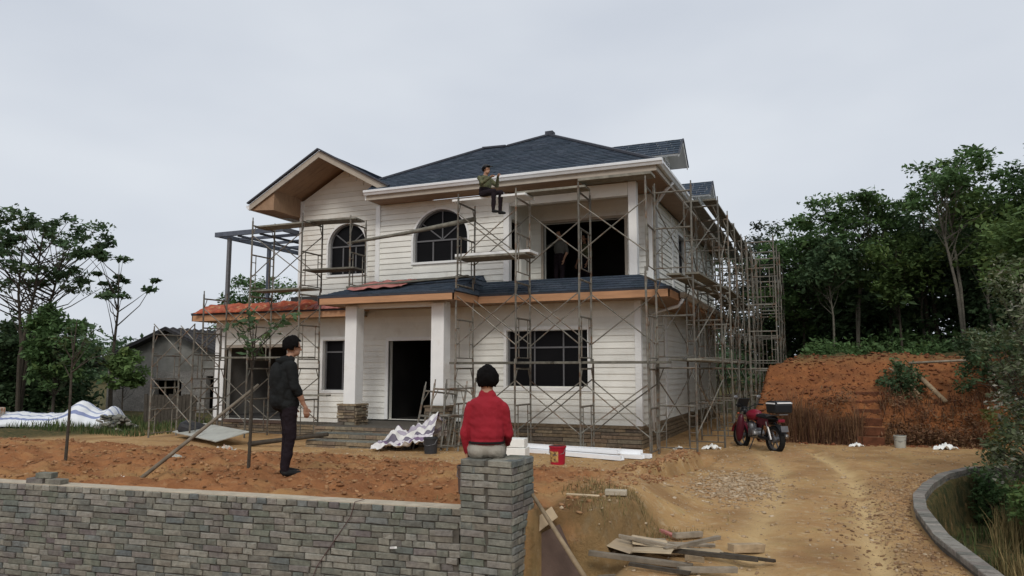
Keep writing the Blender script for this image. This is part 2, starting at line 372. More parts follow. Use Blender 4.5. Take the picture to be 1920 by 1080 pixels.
def H(x, y):
    x = np.asarray(x, float); y = np.asarray(y, float)
    g, b = zones(x, y)
    amp = .012 + .045 * g + .05 * b + .02 * sstep(0, 1, x - xc(y))
    inside = (x > -13.2) & (x < .3) & (y > -.3) & (y < 13.3)
    n = fbm(x * 1.1, y * 1.1, 5, .6) * amp * 2.2 + fbm(x * .25, y * .25, 2) * .07 * (1 - g)
    n = n + fbm(x * 5.5 + 9, y * 5.5, 3, .6) * (.006 + .10 * g + .07 * b) + fbm(x * 13 + 2, y * 13, 2, .6) * (.003 + .022 * g + .02 * b)
    # tyre ruts on the drive
    u = x - trackx(y); drv = (x > 1.9) & (x < xc(y)) & (y < 1)
    n = n - np.where(drv, .055 * np.exp(-(u / .13) ** 2) - .02 * np.exp(-((u - .28) / .1) ** 2) + .045 * np.exp(-((u + 1.14) / .16) ** 2), 0)
    return hbase(x, y) + np.where(inside, -.05, n)
def axis(lo, hi, step, far, k=1.12):
    a = list(np.arange(lo, hi, step)); s = step; p = a[-1]
    while p < far: s = min(s * k, 25); p += s; a.append(p)
    s = step; p = lo; pre = []
    while p > -far: s = min(s * k, 25); p -= s; pre.append(p)
    return np.array(pre[::-1] + a)
xs = axis(-9, 8, .065, 420); ys = axis(-11.6, 4.6, .065, 420)
X, Y = np.meshgrid(xs, ys); Zt = H(X, Y); nx = len(xs); ny = len(ys)
idx = np.arange(nx * ny).reshape(ny, nx)
Fq = np.stack([idx[:-1, :-1], idx[:-1, 1:], idx[1:, 1:], idx[1:, :-1]], -1).reshape(-1, 4)
def soil_mat():
    m = bpy.data.materials.new('soil'); m.use_nodes = True; nt = m.node_tree; nt.nodes.clear(); K = nt.links.new
    o = node(nt, 'ShaderNodeOutputMaterial'); b = node(nt, 'ShaderNodeBsdfPrincipled'); b.inputs['Roughness'].default_value = .97; b.inputs['Specular IOR Level'].default_value = .12; K(b.outputs[0], o.inputs[0])
    g = node(nt, 'ShaderNodeNewGeometry'); P = g.outputs['Position']
    def ns(s, lo, hi, d=6.0, sc3=None):
        v = P
        if sc3: q = node(nt, 'ShaderNodeMapping'); q.inputs['Scale'].default_value = sc3; K(P, q.inputs[0]); v = q.outputs[0]
        n = node(nt, 'ShaderNodeTexNoise', Scale=s, Detail=d, Roughness=.62); K(v, n.inputs['Vector'])
        r = node(nt, 'ShaderNodeMapRange'); K(n.outputs[0], r.inputs[0]); r.inputs[1].default_value = lo; r.inputs[2].default_value = hi; return r.outputs[0]
    def mixc(f, a, c):
        q = node(nt, 'ShaderNodeMix', data_type='RGBA'); K(f, q.inputs[0])
        for v, i in ((a, 6), (c, 7)):
            if isinstance(v, tuple): q.inputs[i].default_value = (*v, 1)
            else: K(v, q.inputs[i])
        return q.outputs[2]
    def mul(a, c):
        q = node(nt, 'ShaderNodeMath', operation='MULTIPLY', use_clamp=True); K(a, q.inputs[0])
        if isinstance(c, float): q.inputs[1].default_value = c
        else: K(c, q.inputs[1])
        return q.outputs[0]
    at = node(nt, 'ShaderNodeAttribute', attribute_name='zone'); sp = node(nt, 'ShaderNodeSeparateColor'); K(at.outputs['Color'], sp.inputs[0])
    drive = mixc(ns(1.1, .35, .68), (.51, .325, .145), (.375, .215, .095))
    drive = mixc(mul(ns(.45, .46, .66), .8), drive, (.42, .235, .11))
    drive = mixc(mul(ns(9, .52, .75), .7), drive, (.58, .46, .30))
    drive = mixc(mul(ns(2.3, .56, .72), .75), drive, (.36, .27, .115))
    drive = mixc(mul(ns(.7, .5, .62, 3.0), .6), drive, (.27, .155, .072))
    tr_ = node(nt, 'ShaderNodeAttribute', attribute_name='track')
    drive = mixc(mul(mul(tr_.outputs['Fac'], ns(1.7, .30, .5)), 1.0), drive, (.62, .44, .22))
    red = mixc(ns(2.4, .35, .68), (.37, .165, .068), (.235, .10, .044))
    red = mixc(mul(ns(.8, .5, .68), .75), red, (.42, .26, .11))
    red = mixc(mul(ns(11, .55, .78), .6), red, (.46, .29, .15))
    bank = mixc(ns(1.6, .36, .66, 6.0, (1, 1, 2.5)), (.30, .115, .043), (.185, .075, .033))
    bank = mixc(mul(ns(6, .55, .7), .6), bank, (.36, .175, .07))
    c = mixc(sp.outputs[0], drive, red); c = mixc(sp.outputs[1], c, bank)
    green = mixc(ns(7, .4, .6), (.045, .052, .022), (.115, .09, .038))
    c = mixc(mul(sp.outputs[2], ns(3.0, .22, .42)), c, green)
    # crumbs: small light and dark specks
    c = mixc(mul(ns(38, .60, .72), .55), c, (.13, .065, .035))
    c = mixc(mul(ns(55, .63, .75), .5), c, (.50, .38, .25))
    K(c, b.inputs['Base Color'])
    n3 = node(nt, 'ShaderNodeTexNoise', Scale=26.0, Detail=8.0, Roughness=.7); K(P, n3.inputs['Vector'])
    bp = node(nt, 'ShaderNodeBump', Strength=.9, Distance=.035); K(n3.outputs[0], bp.inputs['Height']); K(bp.outputs[0], b.inputs['Normal'])
    MATS['soil'] = m
soil_mat()
ground = np_mesh('ground', np.stack([X, Y, Zt], -1).reshape(-1, 3), Fq, 'soil', kind='structure')
gz, bz = zones(X, Y)
gr = sstep(.05, .16, X - xc(Y)) * sstep(-1, -2.5, Y)
gr = np.maximum(gr, sstep(4.8, 6.2, Y + 3 * sstep(7, 9.5, X)) * sstep(2.6, 3.5, X))
gr = np.maximum(gr, sstep(-13.0, -15.5, X - .3 * Y) * sstep(-6.5, -3.5, Y))
gr = np.maximum(gr, sstep(13.4, 15, Y)); gr = np.maximum(gr, sstep(8.5, 10, X))
bz2 = bz * (1 - gr)
cut = sstep(-11.6, -11.0, Y) * sstep(-8.4, -9.2, Y) * sstep(1.3, 1.4, X) * sstep(2.5, 2.2, X)
gr = np.maximum(gr, .5 * cut)
tk_ = np.exp(-((X - trackx(Y)) / .16) ** 2) + .7 * np.exp(-((X - trackx(Y) + 1.14) / .2) ** 2); tk_ = tk_ * (Y < 0.5) * (Y > -17)
ta = ground.data.attributes.new('track', 'FLOAT', 'POINT'); ta.data.foreach_set('value', tk_.astype(np.float32).ravel())
ca = ground.data.color_attributes.new('zone', 'FLOAT_COLOR', 'POINT')
ca.data.foreach_set('color', np.stack([gz, bz2, gr, np.ones_like(gr)], -1).astype(np.float32).ravel())
ground.data.polygons.foreach_set('use_smooth', [True] * len(ground.data.polygons))
def hz(x, y): return float(H(np.array([x]), np.array([y]))[0])

# ------------------------------------------------------------------ brick garden wall, pillar, curved kerb wall
def brick_mesh(l, d, h, seed):
    r = random.Random(seed); m = MB(); j = lambda: r.uniform(-.004, .004); c = .006
    x, y, z = l / 2, d / 2, h / 2
    # front face (towards -y) chamfered, a little irregular
    P = [(-x + j(), -y + c, -z + j()), (x + j(), -y + c, -z + j()), (x + j(), -y + c, z + j()), (-x + j(), -y + c, z + j()),
         (-x + c + abs(j()), -y + j(), -z + c), (x - c - abs(j()), -y + j(), -z + c), (x - c - abs(j()), -y + j(), z - c), (-x + c + abs(j()), -y + j(), z - c),
         (-x, y, -z), (x, y, -z), (x, y, z), (-x, y, z)]
    m.add(P, [(4, 5, 6, 7), (0, 1, 5, 4), (1, 2, 6, 5), (2, 3, 7, 6), (3, 0, 4, 7), (8, 9, 1, 0), (9, 10, 2, 1), (10, 11, 3, 2), (11, 8, 0, 3), (9, 8, 11, 10)])
    return m
BR = {'s': [brick_mesh(.236, .115, .058, i) for i in range(4)], 'h': [brick_mesh(.114, .236, .058, 10 + i) for i in range(4)], 'c': [brick_mesh(.114, .236, .060, 20 + i) for i in range(3)]}
KB = [m.mesh('brick', 'kerb_brick') for m in BR['c']]
BRM = {k: [m.mesh('brick', 'brick') for m in v] for k, v in BR.items()}
wall_w = thing('brick_garden_wall', 'low grey brick garden wall across the foreground, left of the brick pillar', 'wall', (-3, ywall(-3), -.9))
ang = math.atan(.099); ux, uy = math.cos(ang), math.sin(ang)
p0 = Vector((.74, ywall(.74), 0)); nrm = Vector((uy, -ux, 0))     # outward, to the viewer
spots = []
zt = .43
for c in range(20):
    z = zt - .033 - c * .0645
    u = .05 - (rng.random() * .12 if c else 0)
    while u > -7.6:
        if c == 0: k, l = 'c', .121
        else:
            k = 'h' if rng.random() < .40 else 's'; l = .124 if k == 'h' else .246
        spots.append((c, u - l / 2, z, k)); u -= l
loc0 = Vector(wall_w.location)
cp = Vector(cam.location)
def vis(c, u, z):
    p = p0 + Vector((ux, uy, 0)) * u; q = Vector((p.x, p.y, z)); d = q - cp
    f_ = Vector((-math.sin(R_(22.8)), math.cos(R_(22.8)), 0)); dep = d.dot(f_); lat = d.dot(Vector((f_.y, -f_.x, 0)))
    v = (d.z / dep); return (abs(lat / dep) < .70 and v > -.285), dep
order = sorted(range(len(spots)), key=lambda i: (not vis(spots[i][0], spots[i][1], spots[i][2])[0], vis(spots[i][0], spots[i][1], spots[i][2])[1] / (1.0 if spots[i][3] == 's' else .75)))
rest = MB()
for n_, i in enumerate(order):
    c, u, z, k = spots[i]; d = .236 if k != 's' else .115
    p = p0 + Vector((ux, uy, 0)) * u - nrm * (d / 2 + (rng.uniform(-.008, .008) if c else rng.uniform(-.003, .003))); p.z = z + (rng.uniform(-.004, .004) if c else 0) - abs(u) * .000
    rot = Euler((rng.uniform(-.03, .03), rng.uniform(-.035, .035), ang + rng.uniform(-.04, .04)))
    j = rng.randrange(len(BR[k]))
    if n_ < 298:
        o = bpy.data.objects.new('brick', BRM[k][j]); link(o, wall_w); o.location = p - loc0; o.rotation_euler = rot
    else:
        M = rot.to_matrix(); rest.add([M @ Vector(q) + p for q in BR[k][j].v], BR[k][j].f)
rest.build('brickwork', 'brick_mass', wall_w, tone=True, kind='stuff')
core = MB()
a = p0 - nrm * .018; b = p0 + Vector((ux, uy, 0)) * -7.6 - nrm * .018
core.prism([(a.x, a.y, -1.1), (b.x, b.y, -1.1), (b.x, b.y, zt - .012), (a.x, a.y, zt - .012)], -nrm * .205)
core.build('mortar_core', 'mortar', wall_w)
a = p0 - nrm * .012; b = p0 + Vector((ux, uy, 0)) * -7.6 - nrm * .012
MB().prism([(a.x, a.y, zt - .004), (b.x, b.y, zt - .004), (b.x, b.y, zt + .006), (a.x, a.y, zt + .006)], -nrm * .215).build('mortar_cap', 'screed', wall_w)
lb = tag(MB().box((0, 0, .033), (.236, .115, .06)).build('loose_brick', 'brick', None, bevel=.004), 'loose grey brick lying flat on the left end of the garden wall', 'brick'); lb.location = (-4.56, ywall(-4.56) + .10, .43); lb.rotation_euler = (0, 0, .12)
lb = tag(MB().box((0, 0, .033), (.236, .115, .06)).build('loose_brick', 'brick', None, bevel=.004), 'loose grey brick on the wall top, right of another loose brick', 'brick'); lb.location = (-4.28, ywall(-4.28) + .10, .43); lb.rotation_euler = (0, 0, .07)
lb = tag(MB().box((0, 0, .033), (.20, .115, .06)).build('loose_brick', 'brick', None, bevel=.004), 'loose grey brick balanced on top of two others on the wall', 'brick'); lb.location = (-4.45, ywall(-4.45) + .11, .494); lb.rotation_euler = (0, 0, .25)

pil = thing('brick_pillar', 'square grey brick gate pillar under the man in the red shirt', 'pillar', (1.05, -10.6, -.6))
PX0, PX1, PY0, PY1, PT = .78, 1.33, -10.88, -10.33, .91
MB().bb((PX0 + .02, PY0 + .02, -.62), (PX1 - .02, PY1 - .02, PT - .01)).build('mortar_core', 'mortar', pil)
lp = Vector(pil.location)
def pb(mesh, p, rz):
    o = bpy.data.objects.new('brick', mesh); link(o, pil); o.location = Vector(p) - lp; o.rotation_euler = (rng.uniform(-.012, .012), rng.uniform(-.012, .012), rz + rng.uniform(-.02, .02))
W_ = PX1 - PX0; D_ = PY1 - PY0
for c in range(23):
    z = PT - .032 - c * .0645; j = lambda: rng.uniform(-.006, .006)
    pat = [.246, .246, .06] if False else None
    if c % 2 == 0: seq = ['s', 's']
    else: seq = ['h', 's', 'h']
    if c in (5, 11, 16): seq = ['h', 'h', 's']
    for side in range(4):
        ln = W_ if side % 2 == 0 else D_
        tot = sum(.236 if s == 's' else .114 for s in seq); gap = (ln - tot) / len(seq) if tot < ln else .01
        # corner bricks overlap the return face: shift alternate courses
        u = gap / 2
        for s in seq:
            l = .236 if s == 's' else .114; d = .115 if s == 's' else .236; cx = u + l / 2; u += l + gap
            if side == 0: p = (PX0 + cx, PY0 + d / 2 + j(), z); rz = 0
            elif side == 1: p = (PX1 - d / 2 + j(), PY0 + cx, z); rz = math.pi / 2
            elif side == 2: p = (PX1 - cx, PY1 - d / 2 + j(), z); rz = math.pi
            else: p = (PX0 + d / 2 + j(), PY1 - cx, z); rz = -math.pi / 2
            pb(rng.choice(BRM[s]), p, rz)
# top bed of bricks
for i in range(2):
    for j_ in range(4):
        if j_ in (0, 3): continue
        pb(rng.choice(BRM['s']), (PX0 + .15 + i * .25, PY0 + .07 + j_ * .135, PT - .03), 0)

kerb = thing('curved_brick_wall', 'low curved retaining wall capped with grey bricks along the right side of the drive', 'wall', (5.0, -6.5, 0))
seg = np.array([(float(xc(y)), y) for y in np.linspace(-1.4, -14, 260)])
ds = np.r_[0, np.cumsum(np.hypot(*np.diff(seg, axis=0).T))]
core = MB(); lk = Vector(kerb.location)
prevn = None; cs = np.arange(0, ds[-1], .3); ring = []
for s in cs:
    x, y = np.interp(s, ds, seg[:, 0]), np.interp(s, ds, seg[:, 1]); x2, y2 = np.interp(s + .05, ds, seg[:, 0]), np.interp(s + .05, ds, seg[:, 1])
    t = Vector((x2 - x, y2 - y, 0)).normalized(); n = Vector((-t.y, t.x, 0))
    if n.x < 0: n = -n
    ring.append((Vector((x, y, 0)), n))
vs = []; fs = []
for i, (p, n) in enumerate(ring):
    for q, z in ((.015, -.9), (.015, .035), (.13, .035), (.13, -.9)): vs.append(p + n * q + Vector((0, 0, z)))
    if i: fs += [((i - 1) * 4 + k, (i - 1) * 4 + (k + 1) % 4, i * 4 + (k + 1) % 4, i * 4 + k) for k in range(4)]
core.add(vs, fs); core.build('mortar_core', 'mortar', kerb)
s = .1; nb = 0; restk = MB()
while s < ds[-1] - .2:
    x, y = np.interp(s, ds, seg[:, 0]), np.interp(s, ds, seg[:, 1]); x2, y2 = np.interp(s + .05, ds, seg[:, 0]), np.interp(s + .05, ds, seg[:, 1])
    t = Vector((x2 - x, y2 - y, 0)).normalized(); n = Vector((-t.y, t.x, 0)); n = n if n.x > 0 else -n
    for c in range(0, 6):
        if c == 0:
            p = Vector((x, y, .067)) + n * .07; m = rng.choice(KB); rz = math.atan2(t.y, t.x) + math.pi * 0
            o = bpy.data.objects.new('brick', m); link(o, kerb); o.location = p - lk; o.scale = (1, .60, 1); o.rotation_euler = (rng.uniform(-.02, .02), rng.uniform(-.02, .02), rz + rng.uniform(-.03, .03)); nb += 1
        elif int(s / .125) % 2 == c % 2 and y < -2:
            p = Vector((x, y, .067 - c * .065)) + n * .078
            M = Euler((0, 0, math.atan2(t.y, t.x) + math.pi)).to_matrix(); q = rng.choice(BR['s'])
            restk.add([M @ Vector(v) + p + n * rng.uniform(-.006, .006) for v in q.v], q.f)
    s += .125
restk.build('brickwork', 'brick_mass', kerb, tone=True, kind='stuff')
# ------------------------------------------------------------------ the house
house = thing('white_house', 'two-storey white clapboard house under construction with dark shingle roof and scaffolding', 'house', (-5, 0, 0))
def scan(poly, z):
    xs_ = []; n = len(poly)
    for i in range(n):
        (a, b), (c, d) = poly[i], poly[(i + 1) % n]
        if (b <= z) != (d <= z): xs_.append(a + (z - b) / (d - b) * (c - a))
    xs_.sort(); return [(xs_[i], xs_[i + 1]) for i in range(0, len(xs_) - 1, 2)]
bm_ = MB()
bm_.add([(0, -.030, .03), (1, -.030, .03), (1, -.008, 1), (0, -.008, 1), (0, 0, .06), (1, 0, .06), (1, 0, 1), (0, 0, 1)], [(0, 1, 2, 3), (4, 0, 3, 7), (1, 5, 6, 2), (4, 5, 1, 0), (3, 2, 6, 7)])
BOARD = bm_.mesh('siding_board', 'siding')
EXPO = .152
def panel(org, u, outline, holes=(), thick=.18, boards=True, m='siding', rows0=None, back='interior_light', name='wall', single=True):
    """wall slab with openings; every clapboard on it is its own board"""
    u = Vector(u); n = Vector((u.y, -u.x, 0)); org = Vector(org)
    P = lambda a, z, d=0: org + u * a + Vector((0, 0, z)) - n * d
    loops = [outline] + list(holes); flat = [q for l in loops for q in l]
    tri = tessellate_polygon([[Vector((a, z, 0)) for a, z in l] for l in loops])
    mb = MB(); k = len(flat); vs = [P(a, z) for a, z in flat] + [P(a, z, thick) for a, z in flat]; fs = []; mi = []
    for t in tri:
        a, b, c = t; s = (flat[b][0] - flat[a][0]) * (flat[c][1] - flat[a][1]) - (flat[b][1] - flat[a][1]) * (flat[c][0] - flat[a][0])
        if s < 0: a, b, c = a, c, b
        fs += [(a, b, c), (c + k, b + k, a + k)]; mi += [0, 1]
    st = 0
    for l in loops:
        for i in range(len(l)): p, q = st + i, st + (i + 1) % len(l); fs.append((p, p + k, q + k, q)); mi.append(0)
        st += len(l)
    mb.add(vs, fs); mb.mi = mi
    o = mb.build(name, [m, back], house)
    if boards:
        z0 = min(z for _, z in outline) if rows0 is None else rows0; zmax = max(z for _, z in outline); z = z0; rz = math.atan2(u.y, u.x); base = Vector(OFF[o.name])
        jb = MB(); BV = [tuple(v.co) for v in BOARD.vertices]; BF = [tuple(p.vertices) for p in BOARD.polygons]; RM = Matrix.Rotation(rz, 3, 'Z')
        while z < zmax - .03:
            e = min(EXPO, zmax - z); zc = z + e / 2; iv = scan(outline, zc)
            if len(outline) == 5: iv = scan(outline, min(z + e, zmax - .01))
            for h in holes:
                out_ = []
                for a, b in iv:
                    cuts = scan(h, zc); cur = a
                    if len(h) > 4:
                        al = [q for zz in (z + .02, zc, z + e - .02) for q in scan(h, zz)]; cuts = [(min(q[0] for q in al), max(q[1] for q in al))] if al else []
                    for c, d in cuts:
                        if d <= cur or c >= b: continue
                        if c > cur: out_.append((cur, c))
                        cur = max(cur, d)
                    if cur < b: out_.append((cur, b))
                iv = out_
            for a, b in iv:
                # long runs are pieced from several boards with butt joints
                pcs = [a]; 
                while b - pcs[-1] > 3.9: pcs.append(pcs[-1] + rng.uniform(2.2, 3.4))
                pcs.append(b)
                for s, t in zip(pcs, pcs[1:]):
                    if t - s < .03: continue
                    if not single:
                        jb.add([P(s + .001, z) + RM @ Vector((v[0] * (t - s - .003), v[1], v[2] * (e + .004))) for v in BV], BF); continue
                    q = bpy.data.objects.new('siding_board', BOARD); link(q, o)
                    q.location = P(s + .001, z) - base; q.rotation_euler = (0, 0, rz); q.scale = (t - s - .003, 1, e + .004)
            z += EXPO
        if jb.v: jb.build('siding_boards', 'siding', o, kind='stuff')
    return o
def rect(a, b, c, d): return [(a, c), (b, c), (b, d), (a, d)]
def archp(a, b, z0, n=18):
    r = (b - a) / 2; zs = z0[1] - r; cx = (a + b) / 2
    return [(a, z0[0]), (b, z0[0])] + [(cx + r * math.cos(math.pi * i / n), zs + r * math.sin(math.pi * i / n)) for i in range(n + 1)]
def window(org, u, hole, mull, transoms=(), arch=None, setback=.10, trim=.065, proud=.05, glass=True, trim_m='white', fw=.045):
    """frame set in the reveal, glass panes behind, painted casing outside; all parts of the house"""
    u = Vector(u); n = Vector((u.y, -u.x, 0)); org = Vector(org)
    P = lambda a, z, d=0: org + u * a + Vector((0, 0, z)) - n * d
    zs = [z for _, z in hole]; as_ = [a for a, _ in hole]; z0, z1, a0, a1 = min(zs), max(zs), min(as_), max(as_)
    cx, cz = (a0 + a1) / 2, (z0 + z1) / 2
    def off(l, d):
        r = []
        k = len(l)
        for i in range(k):
            p, q, s = Vector(l[i - 1]), Vector(l[i]), Vector(l[(i + 1) % k]); e1 = (q - p).normalized(); e2 = (s - q).normalized()
            n1 = Vector((e1.y, -e1.x)); n2 = Vector((e2.y, -e2.x)); m_ = (n1 + n2); m_ = m_ / max(.3, m_.length_squared) * 2
            r.append(tuple(q + m_ * d))
        return r
    def ring(l_in, l_out, d0, d1):
        k = len(l_in); vs = [P(*q, d0) for q in l_in] + [P(*q, d0) for q in l_out] + [P(*q, d1) for q in l_in] + [P(*q, d1) for q in l_out]; fs = []
        for i in range(k):
            j = (i + 1) % k
            fs += [(i, j, k + j, k + i), (2 * k + j, 2 * k + i, 3 * k + i, 3 * k + j), (i, 2 * k + i, 2 * k + j, j), (k + j, 3 * k + j, 3 * k + i, k + i)]
        return vs, fs
    mb = MB()
    vs, fs = ring(off(hole, -fw), off(hole, .002), setback, setback + .05); mb.add(vs, fs)
    wf = mb.build('window', 'win_metal', house)
    if trim:
        mb = MB(); vs, fs = ring(off(hole, -.012), off(hole, trim), -proud, .06); mb.add(vs, fs); mb.build('casing', trim_m, wf)
    for a in mull:
        mb = MB(); zt_ = (arch if arch else z1) - .03; mb.bar(P(a, z0 + .03, setback + .02), P(a, zt_, setback + .02), .035, .035, n); mb.build('mullion', 'win_metal', wf)
    for z in transoms:
        mb = MB(); mb.bar(P(a0 + .03, z, setback + .015), P(a1 - .03, z, setback + .015), .04, .035, n); mb.build('transom', 'win_metal', wf)
    if arch:
        r = (a1 - a0) / 2
        for t in (90, 38, 142):
            mb = MB(); mb.bar(P(cx, arch + .02, setback + .02), P(cx + (r - .04) * math.cos(R_(t)), arch + (r - .04) * math.sin(R_(t)), setback + .02), .03, .03, n); mb.build('fan_bar', 'win_metal', wf)
    if glass:
        cols = [a0 + .03] + list(mull) + [a1 - .03]; zz = [z0 + .03] + list(transoms) + ([] if arch else [z1 - .03])
        for i in range(len(cols) - 1):
            for j in range(len(zz) - 1):
                mb = MB(); mb.prism([P(cols[i], zz[j], setback + .03), P(cols[i + 1], zz[j], setback + .03), P(cols[i + 1], zz[j + 1], setback + .03), P(cols[i], zz[j + 1], setback + .03)], -n * .006); mb.build('pane', 'glass', wf)
        if arch:
            q = [(cx + (r - .02) * math.cos(math.pi * i / 16), arch + (r - .02) * math.sin(math.pi * i / 16)) for i in range(17)]
            mb = MB(); mb.prism([P(*p, setback + .03) for p in q], -n * .006); mb.build('pane', 'glass', wf)
    return wf
def bbp(name, m, *boxes, bevel=0):
    mb = MB()
    for a, b in boxes: mb.bb(a, b)
    return mb.build(name, m, house, bevel=bevel)
XL, XG, XU, XB = -12.9, -10.57, -7.3, -3.37     # garage end, gable corner, front wing corner, balcony side
FW = rect(-3.4, -1.25, 1.33, 2.78); DR = rect(-6.86, -5.51, .47, 2.56); LW = rect(-9.02, -8.11, 1.2, 2.63); GD = rect(-12.52, -10.26, .36, 2.44)
panel((0, 0, 0), (1, 0, 0), [(XL, .34), (-7.5, .34), (-7.5, .46), (0, .46), (0, 3.9), (XU, 3.9), (XU, 3.42), (XL, 3.42)], [FW, DR, LW, GD], rows0=.46)
AW = archp(-6.15, -4.49, (4.64, 6.07))
panel((0, 0, 0), (1, 0, 0), rect(XU, XB, 3.904, 6.32), [AW])
panel((XU, .8, 0), (0, -1, 0), rect(0, .8, 3.904, 6.9), single=False)
GW = archp(-9.53, -8.18, (4.56, 6.10))
panel((0, .8, 0), (1, 0, 0), [(XG, 3.4), (XU - .182, 3.4), (XU - .182, 6.84), (-8.99, 7.74), (XG, 6.88)], [GW])
BO = rect(-2.94, -.68, 3.95, 5.75)
panel((0, 1.5, 0), (1, 0, 0), rect(XB, 0, 3.94, 6.318), [BO])
SD = rect(.18, .86, 3.96, 5.7)
panel((XB, 0, 0), (0, 1, 0), rect(.182, 1.498, 3.94, 6.318), [rect(.26, .92, 3.96, 5.7)], boards=False)
panel((0, 0, 0), (0, 1, 0), rect(.182, 12.98, .46, 3.9), single=False)
SW = rect(5.2, 6.6, 4.7, 5.9)
panel((0, 0, 0), (0, 1, 0), rect(1.682, 12.98, 3.92, 6.318), [SW], single=False)
panel((XG, 12.8, 0), (0, -1, 0), rect(0, 11.998, 3.4, 6.9), boards=False)
panel((XL, 6, 0), (0, -1, 0), rect(0, 5.998, .2, 3.418), boards=False)
panel((0, 13, 0), (-1, 0, 0), rect(.0, 10.57, .2, 6.9), boards=False)
panel((-10.57, 6, 0), (-1, 0, 0), rect(.0, 2.15, .2, 3.418), boards=False)
# interior
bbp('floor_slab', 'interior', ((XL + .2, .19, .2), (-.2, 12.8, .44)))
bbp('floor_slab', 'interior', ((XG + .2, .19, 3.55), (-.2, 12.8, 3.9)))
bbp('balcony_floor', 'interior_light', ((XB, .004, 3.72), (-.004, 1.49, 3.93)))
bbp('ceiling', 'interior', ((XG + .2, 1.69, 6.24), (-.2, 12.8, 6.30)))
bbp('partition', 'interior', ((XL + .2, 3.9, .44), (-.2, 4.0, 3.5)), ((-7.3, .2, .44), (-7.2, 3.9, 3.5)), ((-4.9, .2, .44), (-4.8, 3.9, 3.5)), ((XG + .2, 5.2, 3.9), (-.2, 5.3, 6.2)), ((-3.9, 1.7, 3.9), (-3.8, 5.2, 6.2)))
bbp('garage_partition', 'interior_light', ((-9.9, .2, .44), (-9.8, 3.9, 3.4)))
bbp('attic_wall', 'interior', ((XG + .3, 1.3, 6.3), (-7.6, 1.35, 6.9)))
# windows and doors
window((0, 0, 0), (1, 0, 0), FW, [-2.68, -1.92], [2.33]); window((0, 0, 0), (1, 0, 0), LW, [-8.42], [2.28]); 
window((0, 0, 0), (1, 0, 0), AW, [-5.6, -5.04], [5.24], arch=5.24, trim=.045); window((0, .8, 0), (1, 0, 0), GW, [-9.08, -8.63], [5.425], arch=5.425, trim=.045)
window((0, 0, 0), (0, 1, 0), SW, [5.9], [5.5])
def casing(org, u, a0, a1, z0, z1, m='white', w_=.09, name='door_frame', proud=.042):
    u = Vector(u); n = Vector((u.y, -u.x, 0)); org = Vector(org); mb = MB()
    for a, b, c, d in ((a0 - w_, a0, z0, z1), (a1, a1 + w_, z0, z1), (a0 - w_, a1 + w_, z1, z1 + w_)):
        mb.prism([org + u * a + Vector((0, 0, c)) + n * proud, org + u * b + Vector((0, 0, c)) + n * proud, org + u * b + Vector((0, 0, d)) + n * proud, org + u * a + Vector((0, 0, d)) + n * proud], -n * (proud + .05))
    return mb.build(name, m, house)
casing((0, 0, 0), (1, 0, 0), -6.86, -5.51, .47, 2.56); casing((0, 0, 0), (1, 0, 0), -12.52, -10.26, .36, 2.44, 'frame_trim'); casing((0, 1.5, 0), (1, 0, 0), -2.94, -.68, 3.95, 5.75, 'frame_trim', .07)
# corner boards
def cb(a, b): return bbp('corner_board', 'white', (a, b))
cb((-.10, -.052, .47), (.052, .10, 3.6)); cb((XU - .036, -.052, 4.0), (XU + .10, .10, 6.3)); cb((XB - .10, -.052, 4.0), (XB + .052, .10, 6.3))
cb((-.10, 1.454, 3.95), (.052, 1.60, 6.3)); cb((XG - .036, .754, 3.5), (XG + .10, .90, 6.9)); cb((XL - .04, -.045, .30), (XL + .34, .06, 3.3))
cb((-.001, 2.9, .47), (.05, 3.12, 3.4)); cb((-.001, 4.2, 4.0), (.05, 4.42, 6.25))
cb((-10.26 + .1, -.05, .36), (-10.26 + .24, -.001, 2.6))
bbp('base_trim', 'stone', ((-3.9, -.06, .40), (.06, -.001, .475)), ((.001, .0, .40), (.06, 13, .475)))
# balcony corner post and beam
bbp('balcony_post', 'white', ((-.22, .02, 3.93), (-.02, .22, 6.31)), bevel=.008)
bbp('beam', 'siding', ((XB + .04, .03, 5.98), (-.23, .2, 6.30)))
